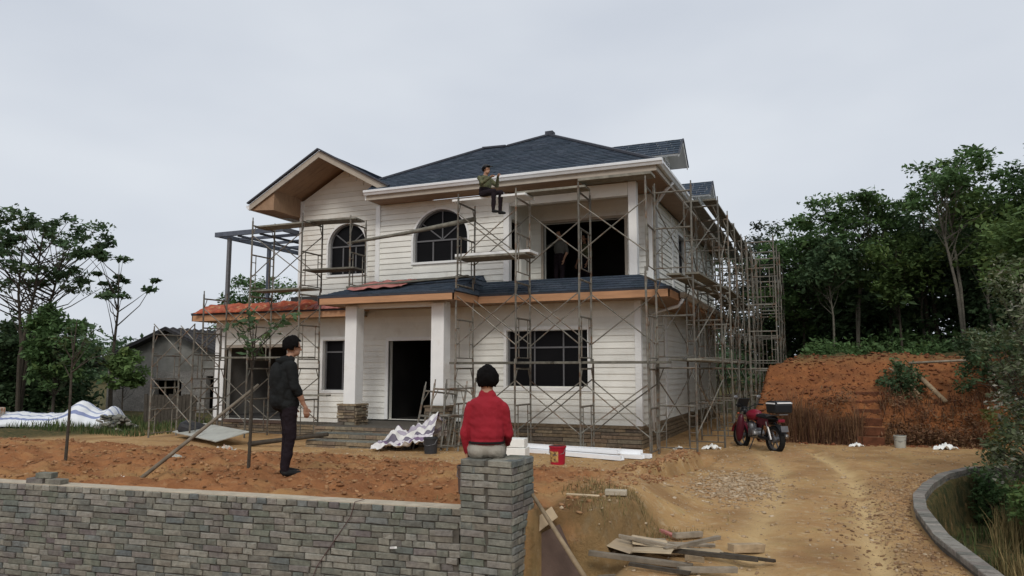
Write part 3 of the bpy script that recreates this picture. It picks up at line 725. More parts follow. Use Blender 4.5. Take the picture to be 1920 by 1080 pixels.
# ---- plinth of split stones
SM = []
for i in range(6):
    r = random.Random(i); mb = MB(); j = lambda: r.uniform(-.012, .012)
    mb.add([(0, -.03 + j(), .05 + j()), (1, -.03 + j(), .05 + j()), (1, -.03 + j(), .95), (0, -.03 + j(), .95), (0, .05, 0), (1, .05, 0), (1, .05, 1), (0, .05, 1)], [(0, 1, 2, 3), (4, 0, 3, 7), (1, 5, 6, 2), (4, 5, 1, 0), (3, 2, 6, 7)]); SM.append(mb.mesh('stone', 'stone'))
def stones(parent, org, u, a0, a1, z0, z1, rowh=.085, lmin=.22, lmax=.62, jit=.012, single=True):
    u = Vector(u); n = Vector((u.y, -u.x, 0)); org = Vector(org); base = Vector(OFF[parent.name]); z = z0; rz = math.atan2(u.y, u.x); jb = MB(); RM = Matrix.Rotation(rz, 3, 'Z')
    while z < z1 - .02:
        h_ = min(rowh * rng.uniform(.8, 1.2), z1 - z)
        if z1 - z - h_ < .03: h_ = z1 - z
        a = a0
        while a < a1 - .01:
            l = rng.uniform(lmin, lmax)
            if a1 - a - l < lmin * .6: l = a1 - a
            if not single:
                sm_ = rng.choice(SM); jb.add([org + u * a + n * rng.uniform(-jit, jit) * 0 + Vector((0, 0, z)) + RM @ Vector((v.co.x * (l - .01), v.co.y, v.co.z * (h_ - .008))) for v in sm_.vertices], [tuple(p.vertices) for p in sm_.polygons]); a += l; continue
            o = bpy.data.objects.new('stone', rng.choice(SM)); link(o, parent); o.location = org + u * a + n * rng.uniform(-jit, jit) + Vector((0, 0, z)) - base; o.rotation_euler = (0, 0, rz); o.scale = (l - .010, 1, h_ - .008); a += l
        z += h_
    if jb.v: jb.build('stonework', 'stone', parent, kind='stuff')
pl = bbp('plinth', 'mortar', ((-3.95, -.004, -.2), (-.01, .3, .40)), ((-.3, 0.31, -.3), (.004, 12.9, .40)))
stones(pl, (0, -.008, 0), (1, 0, 0), -3.95, .02, -.03, .40); stones(pl, (.008, 0, 0), (0, 1, 0), .0, 12.9, -.06, .40, .11, .3, .9, single=False)
pg = bbp('plinth', 'mortar', ((XL + .01, -.004, -.3), (-7.5, .3, .34)))
stones(pg, (0, -.008, 0), (1, 0, 0), XL, -7.5, -.06, .26); bbp('threshold', 'ply_dark', ((-12.5, -.07, .262), (-10.3, .2, .352)))
# ---- porch: platform, steps, columns
plat = bbp('porch_platform', 'mortar', ((-7.5, -2.25, -.2), (-3.97, -.002, .43)))
stones(plat, (0, -2.26, 0), (1, 0, 0), -7.5, -3.97, -.02, .43, .075, .2, .5); stones(plat, (-3.96, 0, 0), (0, 1, 0), -2.25, -.01, -.02, .43, .075, .2, .5); stones(plat, (-7.51, 0, 0), (0, -1, 0), .01, 2.25, -.02, .43, .075, .2, .5, single=False)
for i, (yf, zz) in enumerate(((-2.95, .15), (-2.62, .29))):
    st_ = bbp('step', 'mortar', ((-7.2, yf + .01, -.15), (-4.6, -2.27, zz - .01))); stones(st_, (0, yf, 0), (1, 0, 0), -7.2, -4.6, -.03, zz, .075, .2, .5)
    bbp('tread', 'brick', ((-7.2, yf, zz - .008), (-4.6, -2.268 if i else -2.61, zz + .012)))
def column(x):
    c = bbp('column', 'white', ((x - .17, -1.78, .93), (x + .17, -1.44, 3.36)), bevel=.01)
    b = bbp('column_base', 'mortar', ((x - .24, -1.85, .43), (x + .24, -1.37, .90)))
    for o_, u_, a_ in (((x, -1.86, 0), (1, 0, 0), .25), ((x + .25, -1.61, 0), (0, 1, 0), .25), ((x - .25, -1.61, 0), (0, -1, 0), .25)): stones(b, o_, u_, -a_, a_, .43, .90, .075, .14, .3, .02)
    bbp('column_cap', 'stone', ((x - .28, -1.89, .90), (x + .28, -1.33, .945)))
column(-6.87); column(-4.42)
# ---- roofs: real overlapping courses of shingles on a deck
def clip(poly, a, b, c):
    o = []
    for i in range(len(poly)):
        p, q = poly[i], poly[(i + 1) % len(poly)]; dp = a * p[0] + b * p[1] - c; dq = a * q[0] + b * q[1] - c
        if dp <= 0: o.append(p)
        if (dp < 0 < dq) or (dq < 0 < dp): t = dp / (dp - dq); o.append((p[0] + t * (q[0] - p[0]), p[1] + t * (q[1] - p[1])))
    return o
def roof(poly, udir, name='roof_slope', thick=.10, e=.165, under='soffit', parent=None):
    P3 = [Vector(p) for p in poly]; n = (P3[1] - P3[0]).cross(P3[2] - P3[0]).normalized()
    if n.z < 0: n = -n
    u = Vector(udir).normalized(); v = n.cross(u).normalized()
    if v.z < 0: v = -v
    O = P3[0]; p2 = [((p - O).dot(u), (p - O).dot(v)) for p in P3]
    deck = MB(); deck.prism([p for p in P3], -n * thick); d = deck.build(name, under, parent or house)
    mb = MB(); t = min(q[1] for q in p2); tm = max(q[1] for q in p2); row = 0
    while t < tm:
        band = clip(clip(p2, 0, 1, t + e), 0, -1, -t)
        if len(band) > 2:
            s = min(q[0] for q in band) - rng.random() * .3; sm = max(q[0] for q in band)
            while s < sm:
                wd = rng.uniform(.22, .42); cell = clip(clip(band, 1, 0, s + wd - .006), -1, 0, -s); s += wd
                if len(cell) < 3: continue
                h0 = rng.uniform(.012, .022); vs = [O + u * a + v * b + n * (.004 + h0 * (1 - (b - t) / e)) for a, b in cell]; k = len(vs)
                lo = [i for i in range(k) if cell[i][1] < t + 1e-4]
                fs = [tuple(range(k))]
                if len(lo) == 2:
                    i, j = lo; vs += [O + u * cell[i][0] + v * cell[i][1], O + u * cell[j][0] + v * cell[j][1]]; fs.append((i, j, k + 1, k))
                nn = (vs[1] - vs[0]).cross(vs[2] - vs[0])
                if nn.dot(n) < 0: fs = [f[::-1] for f in fs]
                mb.add(vs, fs)
        t += e; row += 1
    mb.build('shingles', 'shingle', d, tone=True, kind='stuff'); return d
S = .57; ZE = 6.55
zf = lambda y: ZE + S * (y + .75)
zr = lambda x: ZE + S * (.65 - x)
Pk = (-3.38, 3.28, zf(3.28)); PkB = (-3.38, 9.6, Pk[2])
A_ = (-4.45, 2.45, zf(2.45)); Q_ = (-5.25, 2.55, zf(2.55)); V_ = (-7.5, .27, zf(.27))
roof([(-4.45, -.75, ZE), (.65, -.75, ZE), Pk, A_], (1, 0, 0), under='roof_deck'); roof([(-7.22, -.75, ZE), (-4.45, -.75, ZE), A_, Q_, V_], (1, 0, 0), under='roof_deck')
roof([(.65, -.75, ZE), (.65, 13.65, ZE), PkB, Pk], (0, 1, 0), under='roof_deck')
roof([Pk, PkB, (-7.4, 13.6, ZE), (-7.4, 2.6, ZE), A_], (0, 1, 0), under='roof_deck') if False else None
roof([A_, Pk, PkB, (-7.4, 9.6, 6.53)], (0, 1, 0), under='roof_deck', e=.4) 
roof([Q_, V_, (-8.9, 1.6, 6.35), (-8.9, 2.6, 6.35)], (0, 1, 0), under='roof_deck', e=.3)
roof([A_, Q_, (-5.25, 6, zf(2.55) - 1.9), (-4.45, 6, zf(2.45) - 1.9)], (1, 0, 0), under='roof_deck', e=.4)
roof([PkB, (.65, 13.65, ZE), (-7.4, 13.65, ZE)], (1, 0, 0), under='roof_deck', e=.4)
# ridge caps
mb = MB()
for a, b in ((Pk, (.65, -.75, ZE)), (A_, Q_), (Q_, V_), (Pk, PkB), (Pk, A_)): mb.bar(Vector(a) + Vector((0, 0, .02)), Vector(b) + Vector((0, 0, .02)), .2, .05)
mb.build('ridge_cap', 'roof_deck', house)
bbp('finial', 'roof_deck', ((Pk[0] - .12, Pk[1] - .12, Pk[2]), (Pk[0] + .12, Pk[1] + .12, Pk[2] + .10)))
# gable over the left wing
GX, GZ, GS = -8.99, 7.98, .548; gz_ = lambda x: GZ - GS * abs(x - GX)
for xe in (-11.43, -6.62):
    roof([(xe, -.45, gz_(xe)), (xe, 13.4 if xe < -9 else 5, gz_(xe)), (GX, 13.4 if xe < -9 else 5, GZ), (GX, -.45, GZ)], (0, 1, 0), thick=.11)
mb = MB()
mb.prism([(-11.43, -.47, gz_(-11.43) - .02), (GX, -.47, GZ - .02), (-6.66, -.47, gz_(-6.66) - .02), (-6.66, -.47, gz_(-6.66) - .20), (GX, -.47, GZ - .20), (-11.43, -.47, gz_(-11.43) - .20)], (0, -.035, 0))
mb.build('barge_board', 'frame_trim', house)
mb = MB()
for xe in (-11.47, -6.62): mb.bar((xe, -.53, gz_(xe) + .03), (GX, -.53, GZ + .03), .10, .04)
mb.build('drip_edge', 'roof_deck', house)
mb = MB(); mb.prism([(-10.58, -.44, gz_(-10.58) - .12), (-11.40, -.44, gz_(-11.4) - .12), (-11.40, -.44, 6.46), (-10.58, -.44, 6.40)], (0, 1.24, 0)); mb.build('eave_box', 'soffit', house)
GUT = [(0, .03), (.07, .03), (.10, .08), (.125, .10), (.13, .15), (.12, .16), (.10, .15), (.0, .16)]
def gutter(p, q, outward, name='gutter', m='white_metal'):
    p, q, o_ = Vector(p), Vector(q), Vector(outward); mb = MB(); mb.prism([p + o_ * a + Vector((0, 0, z)) for a, z in GUT], q - p); return mb.build(name, m, house)
gutter((-11.43, -.50, gz_(-11.43) - .2), (-11.43, 12, gz_(-11.43) - .2), (-1, 0, 0))
gutter((-7.22, -.75, ZE - .15), (.80, -.75, ZE - .15), (0, -1, 0)); gutter((.65, -.74, ZE - .15), (.65, 13.6, ZE - .15), (1, 0, 0))
bbp('fascia_board', 'frame_trim', ((-7.2, -.745, ZE - .24), (.64, -.70, ZE - .01)), ((.60, -.70, ZE - .24), (.645, 13.5, ZE - .01)))
bbp('soffit', 'soffit', ((-7.2, -.70, 6.325), (.60, -.04, 6.36)), ((XB + .04, -.04, 6.325), (.60, 1.46, 6.36)), ((.04, 1.46, 6.325), (.60, 13.4, 6.36)))
bbp('eave_return', 'white', ((-7.24, -.74, 6.32), (-7.20, -.02, 6.56)))
# ---- skirt roof, porch roof, garage roof
ZK = 3.60
roof([(-4.0, -.92, ZK), (.92, -.92, ZK), (.03, -.03, ZK + .42), (-4.0, -.03, ZK + .42)], (1, 0, 0), thick=.05, under='roof_deck')
roof([(.92, -.92, ZK), (.92, 13.4, ZK), (.03, 13.0, ZK + .42), (.03, -.03, ZK + .42)], (0, 1, 0), thick=.05, under='roof_deck')
def fas(name, pts, z0, z1, t, m='fascia'):
    mb = MB()
    for (a, b), o_ in pts: mb.prism([(a[0], a[1], z0), (b[0], b[1], z0), (b[0], b[1], z1), (a[0], a[1], z1)], Vector(o_) * -t)
    return mb.build(name, m, house)
fas('fascia_board', [(((-4.0, -.90), (.90, -.90)), (0, -1, 0)), (((.90, -.90), (.90, 13.3)), (1, 0, 0))], ZK - .21, ZK - .015, .03)
bbp('soffit', 'soffit', ((-4.0, -.87, ZK - .19), (.87, -.03, ZK - .16)), ((.045, -.03, ZK - .19), (.87, 13.2, ZK - .16)))
gutter((.93, 0.2, ZK - .17), (.93, 13.3, ZK - .17), (1, 0, 0), m='frame_trim')
ZP = 3.58
roof([(-7.55, -2.25, ZP), (-3.75, -2.25, ZP), (-4.05, -.03, ZP + .62), (-6.95, -.03, ZP + .62)], (1, 0, 0), thick=.05, under='roof_deck')
roof([(-3.75, -2.25, ZP), (-3.75, -.03, ZP), (-4.05, -.03, ZP + .62)], (0, 1, 0), thick=.05, under='roof_deck')
roof([(-7.55, -2.25, ZP), (-6.95, -.03, ZP + .62), (-7.55, -.03, ZP)], (0, 1, 0), thick=.05, under='roof_deck')
fas('fascia_board', [(((-7.53, -2.23), (-3.77, -2.23)), (0, -1, 0)), (((-3.77, -2.23), (-3.77, -.93)), (1, 0, 0)), (((-7.53, -.03), (-7.53, -2.23)), (-1, 0, 0))], ZP - .2, ZP - .015, .03)
bbp('soffit', 'soffit', ((-7.5, -2.2, ZP - .18), (-3.8, -.04, ZP - .15))); bbp('porch_beam', 'white', ((-7.05, -1.72, 3.30), (-4.24, -1.50, 3.395)))
ZG = 3.42
roof([(-13.25, -.75, ZG), (-7.56, -.75, ZG), (-7.56, -.03, ZG + .30), (-12.9, -.03, ZG + .30)], (1, 0, 0), thick=.05, under='roof_deck')
roof([(-13.25, -.75, ZG), (-12.9, -.03, ZG + .30), (-12.9, 6, ZG + .30), (-13.25, 6.3, ZG)], (0, 1, 0), thick=.05, under='roof_deck')
fas('fascia_board', [(((-13.23, -.73), (-7.56, -.73)), (0, -1, 0)), (((-13.23, 6.2), (-13.23, -.73)), (-1, 0, 0))], ZG - .21, ZG - .015, .03)
bbp('soffit', 'soffit', ((-13.2, -.70, ZG - .19), (-7.56, -.04, ZG - .16)), ((-13.2, -.04, ZG - .19), (-12.95, 6.1, ZG - .16)))
bbp('terrace_deck', 'interior_light', ((-12.9, -.02, ZG + .22), (XG - .01, 6.0, ZG + .28)))
# downpipes on the side
mb = MB(); mb.tube([(.70, .95, 6.42), (.50, .95, 6.22), (.10, 1.75, 6.08), (.10, 1.75, 3.95)], .045, 8); mb.build('downpipe', 'white_metal', house, smooth=True)
mb = MB(); mb.tube([(.98, .3, 3.44), (.9, .3, 3.28), (.10, .9, 3.15), (.10, .9, .3)], .045, 8); mb.build('downpipe', 'white_metal', house, smooth=True)
# dormers on the right slope
def dormer(y, xf):
    zr_ = 8.66; k = .83; h = .78; xb = -2.6; dd = None
    for s in (-1, 1):
        r_ = roof([(xf, y, zr_), (xb, y, zr_), (xb, y + s * h, zr_ - k * h), (xf, y + s * h, zr_ - k * h)], (1, 0, 0), name='dormer_roof', thick=.06, under='white'); dd = dd or r_
        mb = MB(); mb.bar((xf + .012, y, zr_ - .06), (xf + .012, y + s * h, zr_ - k * h - .06), .024, .10); mb.build('dormer_barge', 'white', r_)
        mb = MB(); mb.bar((xf + .03, y, zr_ + .012), (xf + .03, y + s * (h + .03), zr_ - k * (h + .03) + .012), .05, .035); mb.build('dormer_edge', 'roof_deck', r_)
    xw = xf - .5; hw = .55; zb = 6.9
    mb = MB(); mb.prism([(xw, y - hw, zb - .25), (xw, y + hw, zb - .25), (xw, y + hw, zr_ - k * hw - .08), (xw, y, zr_ - .09), (xw, y - hw, zr_ - k * hw - .08)], (-1.8, 0, 0)); dw = mb.build('dormer_wall', 'white', house)
    mb = MB(); mb.bb((xw + .002, y - .30, 7.25), (xw + .02, y + .30, 8.0)); mb.build('louvre_back', 'bucket_black', dw)
    for i in range(9):
        mb = MB(); mb.box((xw + .03, y, 7.29 + i * .083), (.05, .6, .02), (0, .6, 0)); mb.build('louvre', 'white', dw)
    mb = MB()
    for a, b in (((xw + .001, y - .36, 7.19), (xw + .05, y - .30, 8.06)), ((xw + .001, y + .30, 7.19), (xw + .05, y + .36, 8.06)), ((xw + .001, y - .30, 8.0), (xw + .05, y + .30, 8.06)), ((xw + .001, y - .30, 7.19), (xw + .05, y + .30, 7.25))): mb.bb(a, b)
    mb.build('louvre_frame', 'white', dw)
dormer(4.65, .33); dormer(10.1, .45)

# ------------------------------------------------------------------ scaffolding
FMESH = {}
def frame_mesh(w_, h_):
    k = (round(w_, 2), round(h_, 2))
    if k not in FMESH:
        mb = MB(); r = .024; a = w_ / 2
        for s in (-1, 1):
            mb.tube([(s * a, 0, 0), (s * a, 0, h_)], r, 6); mb.tube([(s * a, 0, h_ - .01), (s * a, 0, h_ + .10)], .016, 5)
        mb.tube([(-a, 0, h_ - .12), (a, 0, h_ - .12)], r * .9, 6); mb.tube([(-a, 0, h_ * .52), (a, 0, h_ * .52)], r * .9, 6)
        for s in (-1, 1): mb.tube([(s * a * .62, 0, .12), (s * a * .62, 0, h_ * .52)], .014, 5)
        mb.tube([(-a, 0, .12), (a, 0, .12)], .014, 5)
        for s in (-1, 1): mb.tube([(s * a, 0, h_ - .42), (s * a * .8, 0, h_ - .22), (s * a * .72, 0, h_ - .12)], .012, 5)
        for z in (.45, .8): mb.tube([(-a, 0, z), (-a * .62, 0, z)], .011, 4); mb.tube([(a, 0, z), (a * .62, 0, z)], .011, 4)
        FMESH[k] = mb.mesh('frame', 'steel', smooth=False)
    return FMESH[k]
def scaffold(name, label, frames, w_=.9, h_=1.93, group=None, skip=(), lean=0.010):
    """frames: (x, y, angle, z0, levels); neighbours in the list are tied with crossed braces at every level"""
    t = thing(name, label, 'scaffold', (frames[0][0], frames[0][1], frames[0][3]), group=group); L0 = Vector(t.location)
    for (x, y, a, z0, n) in frames:
        for l in range(n):
            o = bpy.data.objects.new('frame', frame_mesh(w_, h_)); link(o, t); o.location = Vector((x + rng.uniform(-.012, .012), y + rng.uniform(-.012, .012), z0 + l * h_)) - L0
            o.rotation_euler = (rng.uniform(-lean, lean), rng.uniform(-lean, lean), a + rng.uniform(-.03, .03))
    for i in range(len(frames) - 1):
        f, g = frames[i], frames[i + 1]
        if i in skip: continue
        for l in range(min(f[4], g[4])):
            if abs(f[3] - g[3]) > .05: continue
            for s in (-1, 1):
                if rng.random() < .12: continue
                p = Vector((f[0], f[1], f[3] + l * h_)) + Vector((math.cos(f[2]), math.sin(f[2]), 0)) * s * w_ / 2
                q = Vector((g[0], g[1], g[3] + l * h_)) + Vector((math.cos(g[2]), math.sin(g[2]), 0)) * s * w_ / 2
                for z0, z1 in ((.42, 1.55), (1.55, .42)):
                    d = (q - p).normalized() * .02
                    mb = MB(); mb.tube([p + Vector((0, 0, z0 + rng.uniform(-.04, .04))), (p + q) / 2 + Vector((0, 0, (z0 + z1) / 2)), q + Vector((0, 0, z1 + rng.uniform(-.04, .04)))], .0145, 5); mb.build('brace', 'steel', t)
    return t
V90 = math.pi / 2
fx = [-3.78, -2.3, -.82, .66]
scaffold('steel_scaffold', 'three-lift steel frame scaffold along the right half of the house front', [(x, -1.6, V90, hz(x, -1.6) - .02, 3) for x in fx])
sf = [(1.06, -1.15, 0, 0, 3)] + [(1.42, y, 0, 0, 3) for y in (.6, 2.35, 4.1, 5.9, 7.6, 9.4, 11.2)]
scaffold('steel_scaffold', 'long weathered scaffold running back along the right side wall of the house', sf, w_=.80)
scaffold('steel_scaffold', 'outer scaffold tower at the back, between the house side and the earth bank', [(2.3, y, 0, hz(2.2, y), 3) for y in (6.4, 8.1, 9.8, 11.5)], w_=.8)
scaffold('steel_scaffold', 'scaffold in front of the garage and the gable wall, left of the porch', [(-11.75, -1.3, V90, hz(-11.7, -1.3), 2), (-10.15, -1.3, V90, hz(-10, -1.3), 3), (-8.5, -1.3, V90, hz(-8.5, -1.3), 3)], w_=.85)
scaffold('steel_scaffold', 'single scaffold lift standing on the left end of the porch roof', [(-7.28, -.95, V90, 3.86, 1), (-6.95, -.95, V90, 3.86, 0)], w_=.72, h_=1.85)
scaffold('steel_scaffold', 'low free-standing scaffold left of the garage, before the old brick house', [(-12.45, -2.3, V90, hz(-12.4, -2.3), 2), (-11.0, -2.3, V90, hz(-11.0, -2.3), 2)], w_=.9, h_=1.42)
scaffold('steel_scaffold', 'small scaffold on the garage terrace under the dark steel pergola', [(-12.2, 3.6, 0, 3.70, 1), (-12.2, 5.2, 0, 3.70, 1)], w_=.95, h_=1.35)
# walk boards, each one lying on the frames
def plank(name, label, p, q, w_, t=.045, m='board', group=None, cat='plank', ribs=False):
    mb = MB(); p, q = Vector(p), Vector(q); mb.bar(p, q, w_, t)
    o = mb.build(name, m, None, bevel=.004); tag(o, label, cat, group); return centre_origin(o)
HB = 1.93
plank('scaffold_board', 'pale-topped walk board the seated worker sits on, high under the eave', (-3.98, -1.62, 5.76), (-2.12, -1.62, 5.76), .62, .05, 'white')
plank('scaffold_board', 'board with white top laid across the scaffold left of the balcony', (-3.95, -1.55, 4.46), (-2.05, -1.55, 4.46), .55, .06, 'white')
plank('scaffold_board', 'dark weathered walk board below that white-topped one, left of the balcony', (-3.92, -1.55, 4.395), (-2.15, -1.55, 4.395), .68, .05)
plank('scaffold_board', 'dark scaffold board level with the lower front window, left half', (-4.05, -1.60, 1.93), (-1.55, -1.60, 1.93), .55, .05)
plank('scaffold_board', 'dark scaffold board below the right end of the lower window, towards the corner', (-1.50, -1.52, 1.93), (.98, -1.52, 1.93), .5, .05)
plank('scaffold_board', 'short greenish board high on the scaffold above the balcony opening', (-2.42, -1.6, 5.83), (-.74, -1.6, 5.83), .42, .05)
plank('scaffold_board', 'board on the top of the corner scaffold under the main eave', (-.9, -1.6, 5.98), (.74, -1.6, 5.98), .45, .06)
for (y0, y1, z, lab) in ((-1.2, 2.5, 1.99, 'lowest board run at the front end of the side scaffold'), (-1.2, 2.5, 3.84, 'second-lift board at the front end of the side scaffold'), (2.3, 6.0, 3.90, 'second-lift boards in the middle of the side scaffold'), (5.9, 9.5, 3.84, 'second-lift boards towards the back of the side scaffold'), (.5, 4.2, 5.80, 'top-lift board near the front of the side scaffold'), (4.0, 7.7, 5.86, 'top-lift board in the middle of the side scaffold'), (7.5, 11.3, 5.80, 'top-lift board at the far end of the side scaffold'), (4.0, 7.7, 2.0, 'lowest board run in the middle of the side scaffold')):
    for k, dx in enumerate((-.2, .2)):
        plank('scaffold_board', lab + (', house side' if k == 0 else ', outer side'), ((1.25 if y0 < 0 else 1.42) + dx, y0, z), (1.42 + dx, y1, z), .30)
plank('scaffold_board', 'greenish walk board below the gable window', (-8.62, -1.25, 4.40), (-7.1, -1.15, 4.40), .55)
plank('scaffold_board', 'topmost board in front of the gable, beside the arched window head', (-8.6, -1.25, 5.72), (-7.15, -1.05, 5.72), .5)
plank('scaffold_board', 'board high on the garage scaffold, level with the pergola', (-10.3, -1.25, 5.69), (-8.45, -1.25, 5.69), .5)
plank('scaffold_board', 'board low above the orange sheeting on the garage scaffold', (-10.3, -1.25, 3.92), (-8.45, -1.25, 3.92), .5)
plank('scaffold_board', 'board on the scaffold across the garage door head', (-11.9, -1.3, 2.12), (-8.4, -1.3, 2.10), .3)
plank('scaffold_board', 'pale board on the scaffold across the small ground-floor window', (-8.7, -1.55, 1.13), (-7.65, -1.55, 1.13), .2)
plank('scaffold_board', 'board on the little terrace scaffold under the pergola', (-12.3, 3.5, 4.95), (-12.3, 5.3, 4.95), .5)
plank('scaffold_board', 'grey board lying slantwise on the porch roof below the arched window', (-7.15, -1.55, 3.86), (-4.0, -.95, 4.07), .22, .05)
mb = MB(); mb.tube([(-7.47, -1.15, 5.10), (-5.6, -1.18, 5.24), (-3.72, -1.2, 5.44)], [.035, .05, .06], 10)
o = mb.build('long_pipe', 'board', None, smooth=True); centre_origin(tag(o, 'long dark pipe laid slantwise across the arched window between the scaffolds', 'pipe'))
# loose frames leaning by the porch
def lean_frame(label, x, y, rz, tilt, side=0):
    o = bpy.data.objects.new('leaning_scaffold', frame_mesh(.75, 1.5)); COL.objects.link(o); o.location = (x, y, hz(x, y)); o.rotation_euler = (tilt, side, rz); tag(o, label, 'scaffold', 'scaffold frames leaning by the porch'); return o
lean_frame('rusty scaffold frame leaning outermost by the porch, over the striped sheet', -4.05, -2.75, R_(18), R_(-24), .1)
lean_frame('scaffold frame in the middle of the leaning frames by the porch', -3.82, -2.65, R_(10), R_(-16), .05)
lean_frame('scaffold frame leaning innermost at the porch corner, behind the red-shirted man', -3.50, -2.60, R_(-4), R_(-12), -.04)
# steel pergola on the garage terrace
pg_ = thing('steel_pergola', 'dark steel pergola frame on posts over the garage terrace', 'pergola', (-12.0, 2.0, 3.70))
for x, y in ((-12.85, .25), (-12.95, 2.15), (-12.95, 5.6), (-10.75, 5.6)):
    MB().bb((x - .05, y - .05, 3.70), (x + .05, y + .05, 5.86)).build('post', 'steel_blue' if y > 1 else 'alu', pg_)
for y in (.08, 5.75): MB().bb((-13.25, y - .045, 5.87), (-10.62, y + .045, 6.01)).build('beam', 'steel_blue', pg_)
for x in (-13.2, -10.68): MB().bb((x - .045, .13, 5.875), (x + .045, 5.7, 6.005)).build('beam', 'steel_blue', pg_)
for i in range(5): y = 1.0 + i * .95; MB().bb((-13.15, y - .03, 5.90), (-10.73, y + .03, 5.99)).build('rafter', 'steel_blue', pg_)
for i in range(2): x = -12.4 + i * .85; MB().bb((x - .03, .13, 5.84), (x + .03, 5.7, 5.898)).build('purlin', 'steel_blue', pg_)
# ------------------------------------------------------------------ trees and plants
def leaves(C, rad, n, size, rs, flat=.5, droop=.0, aspect=2.2, shade=None):
    """n leaf faces around each of the centres C (k,3); returns verts, quads and a tone per vertex"""
    C = np.asarray(C, float); k = len(C); N = k * n
    d = rs.normal(size=(N, 3)); d /= np.linalg.norm(d, axis=1)[:, None]; r = rs.rand(N) ** .55
    rad = np.repeat(np.broadcast_to(np.asarray(rad, float), (k,)), n)
    P = np.repeat(C, n, 0) + d * (r * rad)[:, None] * np.array([1, 1, flat])
    P[:, 2] -= droop * (r * rad) ** 2
    a = rs.normal(size=(N, 3)) * np.array([1, 1, .45]) + d * .6; a /= np.linalg.norm(a, axis=1)[:, None]
    b = np.cross(a, rs.normal(size=(N, 3)) * .6 + np.array([0, 0, 1])); b /= np.maximum(np.linalg.norm(b, axis=1)[:, None], 1e-6)
    s = size * np.clip(np.exp(rs.normal(size=N) * .38), .35, 2.0)[:, None]; a = a * s; b = b * s / aspect
    V = np.stack([P - a * .5, P + b * .5 + a * .05, P + a * .5, P - b * .5 + a * .05], 1).reshape(-1, 3)
    F = np.arange(N * 4).reshape(N, 4)
    ct = np.repeat(rs.rand(k), n); t = np.clip(.55 * ct + .45 * rs.rand(N), 0, 1)
    return V, F, np.repeat(t, 4)
def tree(name, label, base, h, cw, crown0, rs, leaf='leaf_mid', bark='bark', stems=1, tufts=60, nl=70, lsize=.17, tuft_r=.55, lean=(0, 0), flat=.5, group=None, trunk_r=None, shape='round', bare=0, cat='tree'):
    """trunk and limbs grown to the tuft centres, so every tuft of leaves hangs on a twig"""
    t = thing(name, label, cat, base, group=group); bx, by, bz_ = base; tr = trunk_r or h * .014; mb = MB()
    C = []
    zc0 = h * crown0; ch = h - zc0
    while len(C) < tufts:
        q = rs.uniform(-1, 1, 3)
        if shape == 'round' and q @ q > 1: continue
        if shape == 'flat' and (q[0] ** 2 + q[1] ** 2 > 1 or q[2] < -.1 - .9 * (q[0] ** 2 + q[1] ** 2) ** .5 * 0 or abs(q[2]) > 1): continue
        if shape == 'cone' and (q[0] ** 2 + q[1] ** 2) ** .5 > .15 + .85 * (1 - (q[2] + 1) / 2): continue
        if shape == 'round' and q @ q < .2 and rs.rand() < .6: continue
        C.append((q[0] * cw / 2, q[1] * cw / 2, zc0 + ch * (q[2] + 1) / 2))
    C = np.array(C); C[:, 0] += lean[0] * C[:, 2] / h; C[:, 1] += lean[1] * C[:, 2] / h
    top = []
    for s in range(stems):
        a = rs.rand() * 6.28; sp = (0 if stems == 1 else .22 * cw)
        e = np.array([sp * math.cos(a) + lean[0] * .9, sp * math.sin(a) + lean[1] * .9, h * .93])
        m1 = e * np.array([.18, .18, .33]) + np.r_[rs.normal(size=2) * .03 * h * .4, 0]; m2 = e * np.array([.6, .6, .68]) + np.r_[rs.normal(size=2) * .04 * h * .4, 0]
        pts = [np.zeros(3) + np.array([.05 * math.cos(a), .05 * math.sin(a), -.15]) * (stems > 1) + np.array([0, 0, -.12]), m1, m2, e]
        mb.tube([np.array(base) + p for p in pts], [tr * (1 if stems == 1 else .75), tr * .72, tr * .42, tr * .1], 7); top.append(pts)
    for c in C:
        pts = top[rs.randint(len(top))]; f = min(.9, max(.22, (c[2] / h) - rs.uniform(.12, .3)))
        zz = [p[2] for p in pts]; sp = np.array([np.interp(f * h, zz, [p[i] for p in pts]) for i in range(3)])
        mid = (sp + c) / 2 + np.array([0, 0, -.06 * np.linalg.norm(c - sp)]) + rs.normal(size=3) * .05
        mb.tube([np.array(base) + sp, np.array(base) + mid, np.array(base) + c], [tr * .28, tr * .17, tr * .05], 4, cap=False)
    tk = mb.build('trunk', bark, t)
    keep = C if not bare else C[int(len(C) * bare):]
    V, F, T = leaves(keep + np.array(base), tuft_r * rs.uniform(.6, 1.3, len(keep)), nl, lsize, rs, flat)
    np_mesh('crown', V, F, leaf, T, t)
    return t
RS = lambda s: np.random.RandomState(s)
